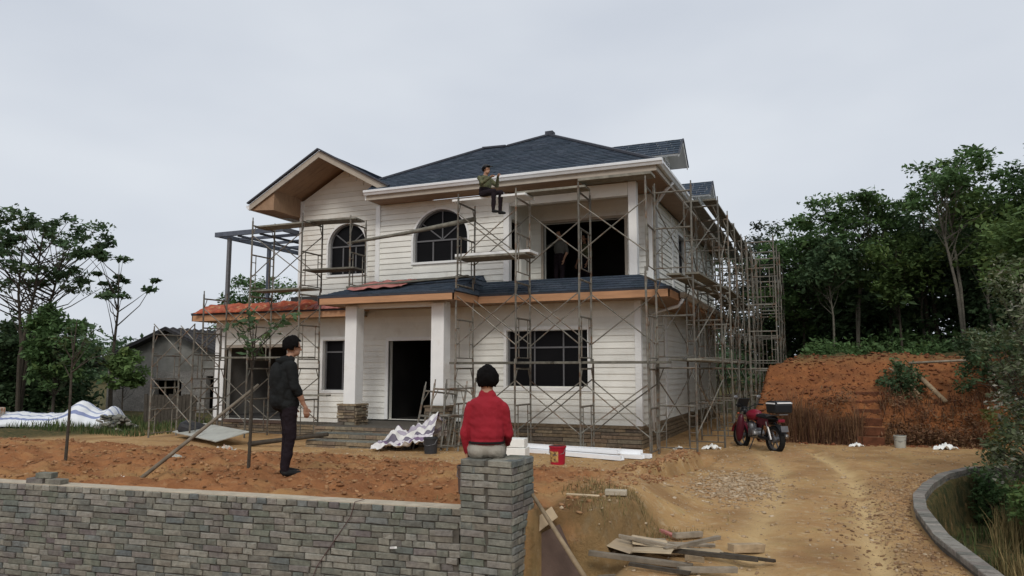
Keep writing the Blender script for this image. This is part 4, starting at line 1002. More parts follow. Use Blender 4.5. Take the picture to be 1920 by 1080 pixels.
# trees on the right-hand bank, front row (x, y, height, crown width, crown start, leaf, stems, shape)
right = [
 ('broad grey-green tree behind the scaffold at the far back corner of the house', 1.7, 15.0, 8.0, 4.4, .25, 'leaf_grey', 1, 'round', 120),
 ('dense dark tree close behind the far scaffold tower', 3.3, 12.6, 5.0, 3.8, .15, 'leaf_mid', 1, 'round', 110),
 ('spreading tree with a flat feathery crown, left one of the two tall bank trees', 5.0, 11.0, 5.5, 3.6, .50, 'leaf_mid', 2, 'flat', 70),
 ('slim pale-trunked tree among the bank trees, below the feathery crown', 4.3, 9.5, 3.9, 1.9, .55, 'leaf_dark', 1, 'round', 34),
 ('light green tree in the middle of the bank above the red soil', 6.35, 10.2, 4.0, 2.6, .40, 'leaf_light', 1, 'round', 55),
 ('slender pale-trunked tree between the light green and the tallest tree', 7.2, 11.6, 4.5, 2.2, .5, 'leaf_dark', 1, 'round', 45),
 ('tallest bank tree, with thin tufted twigs standing above its crown', 7.9, 8.2, 6.1, 3.2, .40, 'leaf_mid', 2, 'flat', 46),
 ('leaning young tree with a pale trunk right of the tallest tree', 8.7, 8.6, 4.8, 2.4, .45, 'leaf_light', 1, 'round', 44),
 ('very dark conifer-like tree near the right edge of the picture', 9.75, 9.2, 5.9, 2.8, .10, 'leaf_dark', 1, 'cone', 100),
 ('dark tree cut off by the right edge of the picture', 10.9, 7.6, 6.2, 3.6, .25, 'leaf_dark', 1, 'round', 85),
 ('light green leafy tree low down at the right edge', 9.3, 5.0, 3.9, 2.6, .25, 'leaf_light', 2, 'round', 60),
]
for i, (lab, x, y, h, cw, c0, lf, st_, shp, tf) in enumerate(right):
    tree('bank_tree', lab, (x, y, hz(x, y)), h, cw, c0, RS(100 + i), lf, 'bark_pale' if 'pale' in lab or i in (2, 6) else 'bark', st_, tf, 100, .145, .44 if 'tallest bank' in lab else .54, flat=.42 if shp == 'flat' else .62, group='trees on the bank', shape=shp, trunk_r=h * .0105)
# thin bare twigs over the tallest tree are part of that tree's crown; the deep wood behind reads as one mass
rs = RS(5); Cw = []; mb = MB()
for i in range(85):
    x = rs.uniform(2.4, 22); y = rs.uniform(12.5, 19) - (x - 3) * .22; b = hz(x, y); h = rs.uniform(2.9, 4.2) if x < 7 else rs.uniform(4.2, 5.6)
    mb.tube([(x, y, b - .1), (x + rs.uniform(-.3, .3), y, b + h * .9)], [.09, .03], 5)
    for k in range(22): Cw.append((x + rs.normal() * 1.1, y + rs.normal() * 1.0, b + h * rs.uniform(.12, 1.0)))
V, F, T = leaves(np.array(Cw), .72, 75, .19, rs, .7)
wo = np_mesh('background_wood', V, F, 'leaf_dark', T, None, 'stuff'); wo['label'] = 'dark mass of woodland behind the bank trees'; wo['category'] = 'woodland'
tk = mb.build('woodland_trunks', 'bark', wo)
# undergrowth on top of the bank
rs = RS(6); Cu = []
for i in range(150):
    x = rs.uniform(3.6, 11); y = rs.uniform(6.8, 12) - 3.2 * float(sstep(7, 9.5, x)); 
    Cu.append((x, y, hz(x, y) + rs.uniform(.02, .5 if y > 8.5 else .16)))
V, F, T = leaves(np.array(Cu), .42, 60, .13, rs, .8)
u_ = np_mesh('bank_undergrowth', V, F, 'leaf_mid', T, None, 'stuff'); u_['label'] = 'low green undergrowth along the top of the red bank'; u_['category'] = 'undergrowth'
# left side
left = [
 ('large spreading tree at the left edge with feathery layered crown', (-22.8, .7), 7.3, 5.4, .42, 'leaf_dark', 3, 'flat', 84, .44),
 ('thin sparse tree with a few leaf tufts left of the old brick house', (-20.6, 2.7), 6.3, 2.7, .45, 'leaf_dark', 1, 'flat', 15, .30),
 ('round bushy green tree between the large tree and the thin one', (-20.7, .5), 4.1, 1.9, .25, 'leaf_mid', 1, 'round', 80, .42),
 ('small light green tree against the wall of the old brick house', (-19.4, 2.2), 2.5, 1.4, .4, 'leaf_light', 1, 'round', 30, .3),
 ('dark bushy tree at the far left edge below the large crown', (-24.5, 1.2), 4.0, 2.6, .1, 'leaf_dark', 1, 'round', 80, .5),
 ('green tree seen behind the garage terrace under the pergola', (-20.5, 10.4), 6.3, 3.8, .3, 'leaf_mid', 1, 'round', 90, .55),
 ('tree crown showing just below the left end of the garage eave', (-23.5, 11.4), 4.2, 2.8, .3, 'leaf_mid', 1, 'round', 50, .5),
]
for i, (lab, (x, y), h, cw, c0, lf, st_, shp, tf, tr_) in enumerate(left):
    tree('yard_tree', lab, (x, y, hz(x, y)), h, cw, c0, RS(200 + i), lf, 'bark', st_, tf, 85, .17, tr_, flat=.42 if shp == 'flat' else .65, group='trees left of the house', shape=shp)
rs = RS(8); Cw = []
for i in range(560):
    t = rs.uniform(-.5, .72); d = rs.uniform(-.6, 1.6); x = -27 + 6.3 * t - .42 * d; y = .6 + 2.9 * t + .9 * d
    Cw.append((x, y, hz(x, y) + rs.uniform(.1, 3.3 - 1.2 * t * t)))
V, F, T = leaves(np.array(Cw), .6, 60, .2, rs, .7)
wo = np_mesh('hedge_mass', V, F, 'leaf_dark', T, None, 'stuff'); wo['label'] = 'dark thicket behind the striped tarpaulin at the left'; wo['category'] = 'thicket'
rs = RS(9); Cw = [(x, rs.uniform(26, 46) , rs.uniform(.5, 4.6)) for x in rs.uniform(-75, 2, 700)]
V, F, T = leaves(np.array(Cw), 1.6, 40, .5, rs, .7)
wo = np_mesh('far_trees', V, F, 'leaf_dark', T, None, 'stuff'); wo['label'] = 'line of far-off trees on the horizon behind the old house'; wo['category'] = 'trees'
# young saplings planted in the garden soil
def sapling(label, x, y, h, rs, n, spread, crown0, lz=.085):
    b = hz(x, y); t = thing('sapling', label, 'sapling', (x, y, b), group='saplings in the garden soil'); mb = MB(); pts = [(x, y, b - .1), (x + .02, y, b + h * .35), (x - .02, y + .02, b + h * .7), (x + .05, y, b + h)]
    mb.tube(pts, [.024, .019, .014, .006], 7); C = []
    for i in range(n):
        z = b + h * rs.uniform(crown0, 1.02); a = rs.rand() * 6.28; l = spread * rs.uniform(.4, 1); e = (x + l * math.cos(a), y + l * math.sin(a), z + rs.uniform(.05, .25)); s0 = (x, y, z - .22); mb.tube([s0, ((s0[0] + e[0]) / 2, (s0[1] + e[1]) / 2, z - .02), e], [.010, .007, .003], 4); C.append(e); C.append(tuple((np.array(s0) + np.array(e) * 2) / 3))
    mb.build('trunk', 'bark', t); V, F, T = leaves(np.array(C), .10, 11, lz, rs, .8); np_mesh('crown', V, F, 'leaf_dark', T, t)
sapling('bare-stemmed sapling at the left, trunk against the striped tarpaulin', -5.93, -9.89, 2.05, RS(31), 9, .5, .68)
sapling('crooked sapling just left of the standing man, leafy at the top', -2.97, -9.53, 1.85, RS(32), 9, .55, .74)
# pale-leaved bush and plants beyond the curved wall
def shrub(label, x, y, h, w_, leaf, rs, n, nl, ls, cat='bush', name='bush', z=None):
    b = hz(x, y) if z is None else z; t = thing(name, label, cat, (x, y, b)); mb = MB(); C = []
    for i in range(n):
        a = rs.rand() * 6.28; l = w_ / 2 * rs.rand() ** .5; e = np.array([x + l * math.cos(a), y + l * math.sin(a), b + h * rs.uniform(.12, 1) * (1 - .35 * (l / (w_ / 2)) ** 2)]); C.append(e)
        if i % 3 == 0: mb.tube([(x + .1 * math.cos(a), y + .1 * math.sin(a), b - .1), ((x + e[0]) / 2, (y + e[1]) / 2, b + (e[2] - b) * .6), tuple(e)], [.02, .012, .004], 4)
    mb.build('stem', 'bark', t); V, F, T = leaves(np.array(C), .2, nl, ls, rs, .9); np_mesh('foliage', V, F, leaf, T, t); return t
shrub('tall bush with pale flecked leaves at the right edge of the picture', 7.25, -4.1, 4.4, 2.3, 'leaf_pale', RS(41), 260, 62, .068)
shrub('low dark green bush at the head of the curved brick wall', 6.45, -2.5, .85, 1.0, 'leaf_mid', RS(42), 60, 50, .07)
shrub('green leafy weeds on the slope in front of the pale bush', 6.9, -4.9, 1.1, 1.2, 'leaf_light', RS(43), 60, 50, .07)
shrub('dark scrub climbing the bank under the fallen log', 7.9, 3.0, 1.6, 2.2, 'leaf_dark', RS(44), 90, 60, .09)
shrub('dark green shrub on the bank face beside the earth steps', 5.75, 3.9, 1.0, 1.0, 'leaf_dark', RS(45), 45, 50, .09, z=1.0)
shrub('bush with dry leaves between the drive end and the bank', 7.7, -.4, 1.4, 1.9, 'leaf_yellow', RS(46), 90, 50, .08)
def blades(name, label, pts, hgt, rs, m, wd=.012, bend=.35, cat='grass'):
    N = len(pts); P = np.array([(x, y, hz_) for x, y, hz_ in pts]); hh = hgt * rs.uniform(.35, 1.2, N) * (.75 + .9 * np.clip(vnoise(P[:, 0] * 2.1, P[:, 1] * 2.1) + .3, 0, .8)); a = rs.rand(N) * 6.28; dx, dy = np.cos(a), np.sin(a); px, py = -dy, dx; b = bend * rs.uniform(.2, 1.2, N) * hh
    def row(f, wf): return np.stack([P[:, 0] + dx * b * f * f - px * wd * wf, P[:, 1] + dy * b * f * f - py * wd * wf, P[:, 2] - .03 + hh * f * (1 - .2 * f)], -1), np.stack([P[:, 0] + dx * b * f * f + px * wd * wf, P[:, 1] + dy * b * f * f + py * wd * wf, P[:, 2] - .03 + hh * f * (1 - .2 * f)], -1)
    a0, a1 = row(0, 1); b0, b1 = row(.55, .8); c0, c1 = row(1, .12)
    V = np.stack([a0, a1, b1, b0, c1, c0], 1).reshape(-1, 3); i = np.arange(N)[:, None] * 6; F = np.concatenate([i + np.array([0, 1, 2, 3]), i + np.array([3, 2, 4, 5])])
    o = np_mesh(name, V, F, m, np.repeat(rs.rand(N), 6), None, 'stuff'); o['label'] = label; o['category'] = cat; return o
rs = RS(51); pts = []
while len(pts) < 13000:
    x, y = rs.uniform(5.4, 10), rs.uniform(-13, -3.4); d = x - float(xc(y))
    if d < .85: continue
    if vnoise(x * 1.3, y * 1.3) < -.15: continue
    pts.append((x, y, 0))
pa = np.array(pts); zz = H(pa[:, 0], pa[:, 1]); blades('dry_grass', 'tall straw-coloured dry grass beyond the curved brick wall', [(a, b, c) for (a, b, _), c in zip(pts, zz)], .62, rs, 'dry_grass', .006)
rs = RS(52); pts = []
while len(pts) < 3500:
    x, y = rs.uniform(5.2, 9), rs.uniform(-12, -2.6); d = x - float(xc(y))
    if d < .3 or vnoise(x * 1.6 + 4, y * 1.6) < .0: continue
    pts.append((x, y, 0))
pa = np.array(pts); zz = H(pa[:, 0], pa[:, 1]); blades('green_grass', 'green grass and weeds in the ditch beside the curved wall', [(a, b, c) for (a, b, _), c in zip(pts, zz)], .3, rs, 'green_grass', .008)
rs = RS(53); pts = [(rs.uniform(3.05, 4.75), rs.uniform(2.35, 2.9), 0) for i in range(1500)]
blades('dry_reeds', 'screen of dry brown reeds along the foot of the bank behind the motorcycle', [(a, b, hz(a, b * 0 + 2.4)) for a, b, _ in pts], 1.05, rs, 'reed', .007, .45, 'reeds')
rs = RS(54); pts = [(rs.uniform(5.2, 7.6), rs.uniform(2.6, 3.3), 0) for i in range(800)]
blades('dry_reeds', 'dry straw-coloured growth at the foot of the bank right of the earth steps', [(a, b, hz(a, b)) for a, b, _ in pts], .5, rs, 'reed', .007, .6, 'reeds')
rs = RS(55); pts = []
while len(pts) < 5000:
    x, y = rs.uniform(-24, -13), rs.uniform(-5.5, 3)
    if y < -2.6 - (x + 13) * .12 or vnoise(x * .8, y * .8) < -.1: continue
    pts.append((x, y, 0))
pa = np.array(pts); zz = H(pa[:, 0], pa[:, 1]); blades('green_grass', 'green weeds along the far edge of the garden at the left', [(a, b, c) for (a, b, _), c in zip(pts, zz)], .30, rs, 'green_grass', .012)
rs = RS(56); pts = []
while len(pts) < 1500:
    x, y = rs.uniform(1.2, 3.0), rs.uniform(-10.4, -8.0)
    if vnoise(x * 2.2 + 8, y * 2.2) < .08 or (x > 2.4 and rs.rand() < .7): continue
    pts.append((x, y, 0))
pa = np.array(pts); zz = H(pa[:, 0], pa[:, 1]); blades('green_grass', 'small weeds on the crumbling earth edge beside the pillar', [(a, b, c) for (a, b, _), c in zip(pts, zz)], .10, rs, 'dry_grass', .004)

rs = RS(57); Cv = []
for i in range(420):
    x = rs.uniform(2.5, 7.8); y = 2.45 + rs.uniform(0, .7) - 3.2 * float(sstep(7.0, 9.5, x)); 
    if 4.55 < x < 5.3 or vnoise(x * 1.7, 9.0) < -.28: continue
    Cv.append((x, y, hz(x, y) + rs.uniform(0, .35)))
V, F, T = leaves(np.array(Cv), .26, 36, .075, rs, .9, aspect=3.5)
o = np_mesh('dead_vines', V, F, 'reed', T, None, 'stuff'); o['label'] = 'tangle of dead brown vines over the lower face of the bank'; o['category'] = 'vines'
rs = RS(58); pts = []
while len(pts) < 2600:
    x, y = rs.uniform(-9, 1.2), rs.uniform(-10.6, -4.2)
    if y < ywall(x) + .25 or vnoise(x * 1.1 + 31, y * 1.1) < .13: continue
    pts.append((x, y, 0))
pa = np.array(pts); zz = H(pa[:, 0], pa[:, 1]); blades('soil_weeds', 'sparse dry weeds sprouting over the garden soil', [(a, b, c) for (a, b, _), c in zip(pts, zz)], .07, rs, 'dry_grass', .004, .6)
# ------------------------------------------------------------------ the old house at the left
old = thing('old_brick_house', 'old grey brick house with a low dark tiled gable roof at the left', 'house', (-22.5, 7, -.2))
OX0, OX1, OY, OR = -26.2, -19.7, 7.0, -22.33
ozr = lambda x: 3.62 - (.345 if x < OR else .36) * abs(x - OR)
def oldwall(pts, holes, m, d=.25):
    loops = [pts] + holes; flat = [q for l in loops for q in l]; tri = tessellate_polygon([[Vector((a, z, 0)) for a, z in l] for l in loops]); k = len(flat)
    vs = [(a, OY, z) for a, z in flat] + [(a, OY + d, z) for a, z in flat]; fs = []
    for a, b, c in tri:
        s = (flat[b][0] - flat[a][0]) * (flat[c][1] - flat[a][1]) - (flat[b][1] - flat[a][1]) * (flat[c][0] - flat[a][0])
        if s < 0: b, c = c, b
        fs += [(a, b, c), (c + k, b + k, a + k)]
    st = 0
    for l in loops:
        fs += [(st + i, st + i + k, st + (i + 1) % len(l) + k, st + (i + 1) % len(l)) for i in range(len(l))]; st += len(l)
    return MB().add(vs, fs)
oldwall([(OX0, -.2), (OX1, -.2), (OX1, 1.75), (OX0, 1.75)], [rect(-23.27, -21.68, .05, 1.36), rect(-20.3, -19.85, -.1, 1.55)], 'old_brick').build('wall', 'old_brick', old)
oldwall([(OX0, 1.752), (OX1, 1.752), (OX1, ozr(OX1) - .08), (OR, ozr(OR) - .08), (OX0, ozr(OX0) - .08)], [[(-21.9 + .12 * math.cos(t * .7854), 2.72 + .12 * math.sin(t * .7854)) for t in range(8)]], 'old_plaster').build('gable_wall', 'old_plaster', old)
mb = MB(); mb.bb((OX0, OY + .25, -.2), (OX0 + .25, 13, 2.2)); mb.bb((OX1 - .25, OY + .25, -.2), (OX1, 13, 2.6)); mb.bb((OX0, 13, -.2), (OX1, 13.2, 2.3)); mb.build('side_wall', 'old_brick', old)
MB().bb((OX0 + .3, OY + 1.6, -.15), (OX1 - .3, OY + 1.7, 2.6)).build('inner_wall', 'interior', old)
for xa in (OX0 - .75, OX1 + .35):
    mb = MB(); mb.prism([(OR, OY - .45, ozr(OR)), (xa, OY - .45, ozr(xa)), (xa, OY - .45, ozr(xa) - .10), (OR, OY - .45, ozr(OR) - .10)], (0, 6.9, 0)); r_ = mb.build('roof', 'old_tile', old)
    d = Vector((xa - OR, 0, ozr(xa) - ozr(OR)))
    for i in range(17):
        y = OY - .42 + i * .41; mb = MB(); mb.tube([(OR, y, ozr(OR) + .015), (xa, y, ozr(xa) + .015)], .05, 6); mb.build('tile_rib', 'old_tile', r_)
MB().bb((-21.66, OY - .02, -.02), (-23.29, OY + .2, .05)).build('window_sill', 'old_plaster', old)
for x in (-22.75, -22.2): MB().bb((x - .03, OY + .1, .05), (x + .03, OY + .15, 1.36)).build('window_bar', 'wood_grey', old)
ax = thing('lean_to_shed', 'low grey lean-to shed roof showing right of the old brick house', 'shed', (-18.3, 9.5, 0))
mb = MB(); mb.prism([(-19.25, 8.8, 2.35), (-16.4, 8.8, 2.1), (-16.4, 11.5, 2.3), (-19.25, 11.5, 2.55)], (0, 0, -.09)); mb.build('roof', 'old_tile', ax)
MB().bb((-19.2, 9.0, -.1), (-16.6, 9.2, 2.0)).build('wall', 'old_plaster', ax)
fen = thing('dark_yard_fence', 'dark timber fence between the old house and the garage', 'fence', (-16, 1.2, 0))
for i in range(15):
    x = -17.1 + i * .155; MB().box((x, 1.2 + rng.uniform(-.01, .01), .48 + rng.uniform(-.03, .03)), (.14, .025, .98), (0, rng.uniform(-.02, .02), 0)).build('slat', 'bark', fen)
MB().bb((-17.2, 1.22, .75), (-14.85, 1.27, .82)).build('rail', 'bark', fen); MB().bb((-17.2, 1.22, .2), (-14.85, 1.27, .27)).build('rail', 'bark', fen)
bp_ = thing('brick_heap', 'small heap of loose grey bricks in the weeds left of the yard scaffold', 'bricks', (-15.6, -1.2, 0)); rs = random.Random(3); lb_ = Vector(bp_.location)
for i in range(46):
    l = rs.random(); x = -15.6 + rs.uniform(-.75, .75) * (1 - .7 * l); y = -1.2 + rs.uniform(-.5, .5) * (1 - .7 * l)
    o = bpy.data.objects.new('brick', BRM['s'][i % 4]); link(o, bp_); o.location = Vector((x, y, hz(x, y) + .04 + l * .42)) - lb_; o.rotation_euler = (rs.uniform(-.4, .4), rs.uniform(-.4, .4), rs.uniform(0, 3))

# ------------------------------------------------------------------ draped sheets
def cloth(name, label, cat, corner, ux_, vy_, nu, nv, hfun, m, uvs, thick=.006, group=None):
    """a sheet laid over a heap: grid in the plane, lifted by hfun(u, v), with its own UV for the print"""
    c, U, Vv = Vector(corner), Vector(ux_), Vector(vy_); vs = []; uv = []
    for j in range(nv + 1):
        for i in range(nu + 1):
            u, v = i / nu, j / nv; du, dv, h_ = hfun(u, v); vs.append(c + U * (u + du) + Vv * (v + dv) + Vector((0, 0, h_))); uv.append((u * uvs[0], v * uvs[1]))
    me = bpy.data.meshes.new(name); fs = [(j * (nu + 1) + i, j * (nu + 1) + i + 1, (j + 1) * (nu + 1) + i + 1, (j + 1) * (nu + 1) + i) for j in range(nv) for i in range(nu)]
    me.from_pydata(vs, [], fs); ul = me.uv_layers.new(name='uv')
    for p in me.polygons:
        p.use_smooth = True
        for li in p.loop_indices: ul.data[li].uv = uv[me.loops[li].vertex_index]
    me.materials.append(MATS[m]); o = bpy.data.objects.new(name, me); COL.objects.link(o); so_ = o.modifiers.new('solid', 'SOLIDIFY'); so_.thickness = thick
    tag(o, label, cat, group); return centre_origin(o)
def nn(x, y): return float(vnoise(np.array([x]), np.array([y]))[0])
def tarp_h(u, v):
    edge = min(1, 6 * v, 6 * (1 - v)); prof = math.sin(math.pi * min(1, max(0, v))) ** .6
    hgt = .40 + .05 * nn(u * 9, 1) * 2 + (.38 * math.exp(-((u - .70) / .10) ** 2)) + .30 * math.exp(-((u - .95) / .06) ** 2)
    fold = .05 * nn(u * 26, v * 3) + .04 * nn(u * 60, v * 6)
    return .01 * nn(u * 12, v * 9), .12 * nn(u * 14, 3 + v * 2), .03 + max(0, (hgt + fold) * prof * min(1, 9 * min(u + .02, 1.02 - u)))
cloth('striped_tarpaulin', 'white tarpaulin with blue-grey stripes over a heap at the left edge', 'tarpaulin', (-20.6, -2.0, -.02), (3.9, 1.65, 0), (-.62, 1.3, 0), 110, 34, tarp_h, 'striped_tarp', (1, 2.6))
o = tag(centre_origin(MB().box((-20.55, -1.75, .30), (.75, .6, .6), (0, 0, .4)).build('yellow_crate', 'rag', None, bevel=.04)), 'yellowish sack at the very left end of the striped tarpaulin', 'sack')
def sheet_h(u, v):
    hgt = .08 + .72 * u ** 1.3 * math.exp(-((v - .55) / .42) ** 2) + .22 * math.exp(-((u - .25) / .2) ** 2 - ((v - .5) / .3) ** 2)
    return .05 * nn(u * 5, v * 5), .08 * nn(u * 5 + 3, v * 5), max(.02, hgt + .20 * nn(u * 7 + 1, v * 9) + .12 * nn(u * 16, v * 18 + 2) + .05 * nn(u * 33, v * 31))
cloth('striped_sheet', 'crumpled sheet with broad white and dark purple stripes in front of the door', 'sheet', (-5.12, -3.45, 0), (1.30, .30, 0), (-.10, .95, 0), 60, 54, sheet_h, 'striped_sheet', (1, 2.3))
def otarp(u, v):
    return .01 * nn(u * 20, v * 5), .15 * nn(u * 16, 1), .02 + max(0, (.08 + .12 * nn(u * 13, v * 3) + .10 * nn(u * 31, v * 8)) * math.sin(math.pi * v) ** .5) + .34 * v * .85
cloth('orange_sheeting', 'crumpled orange and red plastic sheeting along the garage roof edge', 'sheeting', (-13.0, -.86, ZG - .02), (4.2, .0, 0), (0, .72, 0), 120, 14, otarp, 'orange_tarp', (1, 1))
def ptarp(u, v): return 0, .1 * nn(u * 5, 2), .03 + .12 * abs(nn(u * 7, v * 5)) + .28 * v
cloth('pink_sheeting', 'pale pink torn sheet lying on the porch roof', 'sheeting', (-6.9, -1.95, 3.70), (1.35, .25, .05), (.05, .8, 0), 24, 14, ptarp, 'pink_tarp', (1, 1))
cloth('pink_sheeting', 'dusty pink sheeting at the right end of the garage roof edge', 'sheeting', (-8.95, -.84, ZG - .02), (1.3, .0, 0), (0, .7, 0), 30, 12, otarp, 'pink_tarp', (1, 1))
RAG = [.3]
def rag_h(u, v): return .25 * nn(u * 3, v * 3), .25 * nn(u * 3 + 5, v * 3), max(.004, RAG[0] * (.16 * (math.sin(math.pi * u) * math.sin(math.pi * v)) ** .5 + .34 * nn(u * 6, v * 6) + .22 * nn(u * 13, v * 13)))
def rag(label, x, y, s, m='rag', cat='litter', name='crumpled_bag'):
    RAG[0] = s
    cloth(name, label, cat, (x - s / 2, y - s / 2, hz(x, y)), (s, .1 * s, 0), (-.1 * s, s * .8, 0), 22, 22, rag_h, m, (1, 1), .004)
rag('crumpled white and orange bag on the soil behind the leaning pole', -6.64, -6.1, .34); rag('grey crumpled bag on the soil between the pole and the sapling', -4.8, -9.0, .2, 'sheet_metal')
rag('pale rag on the soil close behind the wall, left of the leaning pole', -4.25, -10.35, .26, 'foam'); rag('white sacks dumped at the foot of the bank on the right', 6.4, 2.0, .42, 'foam'); rag('small white bag at the foot of the dry reeds', 4.6, 2.1, .28, 'foam')
rag('white scraps lying under the side scaffold near the motorcycle', 1.55, .35, .36, 'foam'); rag('small pale scrap on the ground in front of the side scaffold', .85, .1, .22, 'foam')

# ------------------------------------------------------------------ building materials on the ground
for i, (a, b, z, lab) in enumerate((((-2.75, -1.95), (.30, -2.92), .05, 'white plastic profile nearest the viewer, its end by the red bucket side'), ((-2.7, -1.78), (.62, -2.52), .05, 'second white plastic profile from the front of the bundle'), ((-2.8, -1.70), (.70, -2.2), .05, 'third white plastic profile in the bundle on the ground'), ((-2.9, -1.95), (.55, -2.35), .13, 'white plastic profile lying on top of the bundle'), ((-3.0, -1.85), (.15, -2.62), .14, 'upper white plastic profile crossing the bundle'), ((-2.9, -1.62), (.35, -1.95), .05, 'rearmost white plastic profile, nearest the house plinth'))):
    p = Vector((a[0], a[1], hz(*a) + z)); q = Vector((b[0], b[1], hz(*b) + z)); d = (q - p).normalized(); s_ = Vector((d.y, -d.x, 0))
    prof = [(-.07, -.035), (.07, -.035), (.07, .045), (.055, .045), (.055, -.02), (-.055, -.02), (-.055, .045), (-.07, .045)]
    mb = MB(); mb.prism([p + s_ * a_ + Vector((0, 0, b_)) for a_, b_ in prof], q - p); mb.prism([p + s_ * a_ + Vector((0, 0, b_)) for a_, b_ in ((-.054, .03), (.054, .03), (.054, .043), (-.054, .043))], (q - p) * .985)
    tag(centre_origin(mb.build('plastic_profile', 'pvc', None)), lab, 'plastic profile', 'bundle of white plastic profiles')
def boxy(name, lab, c, d, rz, m, cat): return tag(centre_origin(MB().box(c, d, (0, 0, rz)).build(name, m, None, bevel=.008)), lab, cat)
z_ = hz(-1.85, -3.1); boxy('foam_box', 'lower of two white foam boxes behind the seated man', (-1.83, -3.1, z_ + .09), (.42, .34, .19), .1, 'foam', 'box'); boxy('foam_box', 'upper white foam box stacked behind the seated man', (-1.85, -3.1, z_ + .28), (.40, .33, .17), .16, 'foam', 'box')
def bucket(lab, x, y, r, h_, m, name='bucket', label_print=False):
    z = hz(x, y); t = thing(name, lab, 'bucket', (x, y, z)); mb = MB(); mb.lathe([(0, 0), (r * .86, 0), (r, h_), (r * 1.05, h_ - .005), (r * 1.05, h_ - .03), (r * 1.0, h_ - .032)], (x, y, z), 24); mb.build('body', m, t, smooth=False)
    MB().lathe([(r * .96, h_ - .004), (r * .82, .02), (0, .02)], (x, y, z), 24).build('inside', 'bucket_black', t)
    mb = MB(); mb.tube([(x - r * 1.03, y, z + h_ - .03), (x - r * .9, y - r * .5, z + h_ * .62), (x, y - r * 1.08, z + h_ * .52), (x + r * .9, y - r * .5, z + h_ * .62), (x + r * 1.03, y, z + h_ - .03)], .005, 5); mb.build('handle', 'alu', t)
    for k in range(10 if label_print else 0):
        a0 = -1.9 + k * .08; 
    if label_print:
        vs = []; n = 8
        for k in range(n + 1):
            a0 = R_(205 + k * 11)
            for zz in (.15, .72): rr = r * (.86 + .14 * zz) * 1.012; vs.append((x + rr * math.cos(a0), y + rr * math.sin(a0), z + h_ * zz))
        MB().add(vs, [(2 * k, 2 * k + 2, 2 * k + 3, 2 * k + 1) for k in range(n)]).build('printed_label', 'label_print', t)
    return t
bucket('red paint bucket with a printed label in front of the white profiles', -.65, -4.0, .155, .34, 'bucket_red', label_print=True)
bucket('black rubber bucket below the leaning scaffold frames', -3.72, -3.3, .15, .34, 'bucket_black'); bucket('brown rusty pail on the soil at the left side of the pillar', .42, -9.95, .12, .30, 'ply_dark', 'pail'); bucket('pale plastic tub at the foot of the bank', 5.5, 2.0, .13, .28, 'sheet_metal', 'tub')
mb = MB(); mb.box((-10.4, -2.7, .22), (2.9, .85, .02), (.22, .02, -.42)); tag(centre_origin(mb.build('sheet_panel', 'sheet_metal', None)), 'dented pale sheet panel lying tilted in front of the garage', 'panel')
mb = MB(); mb.box((-11.3, -2.2, .2), (.9, .6, .3), (.1, .3, .5)); tag(centre_origin(mb.build('black_sack', 'bucket_black', None, bevel=.1)), 'black sack under the left end of the tilted sheet panel', 'sack')
def stick(name, lab, cat, p, q, r, m='wood_grey', n=7, group=None, bend=.0):
    p, q = Vector(p), Vector(q); mid = (p + q) / 2 + Vector((0, 0, bend)); mb = MB(); mb.tube([p, mid, q], [r, r * .9, r * .75], n); return tag(centre_origin(mb.build(name, m, None, smooth=True)), lab, cat, group)
stick('leaning_pole', 'long wooden pole leaning from the soil to the crooked sapling', 'pole', (-3.80, -10.50, hz(-3.8, -10.5) - .05), (-2.93, -9.44, 1.56), .026, 'wood_grey')
stick('leaning_pole', 'wooden pole leaning against the right face of the brick pillar', 'pole', (2.05, -11.0, -.02), (1.375, -10.50, .56), .024, 'wood')
stick('timber_baulk', 'dark timber baulk on the ground between the standing man and the porch steps', 'timber', (-8.5, -3.4, hz(-8.5, -3.4) + .06), (-6.6, -2.95, .30), .06, 'bark')
stick('fallen_log', 'bare fallen log lying down the bank face at the right', 'log', (5.72, 4.75, hz(5.72, 4.75) + .16), (6.62, 3.22, hz(6.62, 3.22) + .14), .075, 'wood', bend=.12); stick('fallen_branch', 'thin branch beside the fallen log on the bank', 'branch', (5.55, 4.6, hz(5.55, 4.6) + .14), (6.1, 3.6, hz(6.1, 3.6) + .12), .035, 'wood', bend=.1)
stick('fallen_branch', 'horizontal branch resting on the scrub at the top of the bank', 'branch', (6.0, 4.6, 1.95), (7.9, 4.4, 2.05), .035, 'wood_grey')
mb = MB(); mb.box((1.52, -10.43, -.10), (.50, .014, .60), (R_(-14), R_(-28), R_(8))); tag(centre_origin(mb.build('plywood_sheet', 'ply_dark', None)), 'dark reddish plywood sheet leaning beside the pillar under the pole', 'plywood')
mb = MB(); mb.box((1.44, -10.40, .30), (.30, .012, .12), (R_(-20), R_(-38), R_(8))); tag(centre_origin(mb.build('plywood_sheet', 'ply', None)), 'small pale plywood offcut tucked behind the leaning pole', 'plywood')
boxy('timber_strip', 'thin pale strip of wood on the earth edge right of the pillar', (1.60, -9.62, hz(1.6, -9.62) + .03), (.36, .035, .02), .05, 'ply', 'timber'); boxy('loose_brick', 'pale brick lying on the grassy earth edge', (1.86, -9.25, hz(1.86, -9.25) + .04), (.236, .115, .055), .2, 'screed', 'brick')
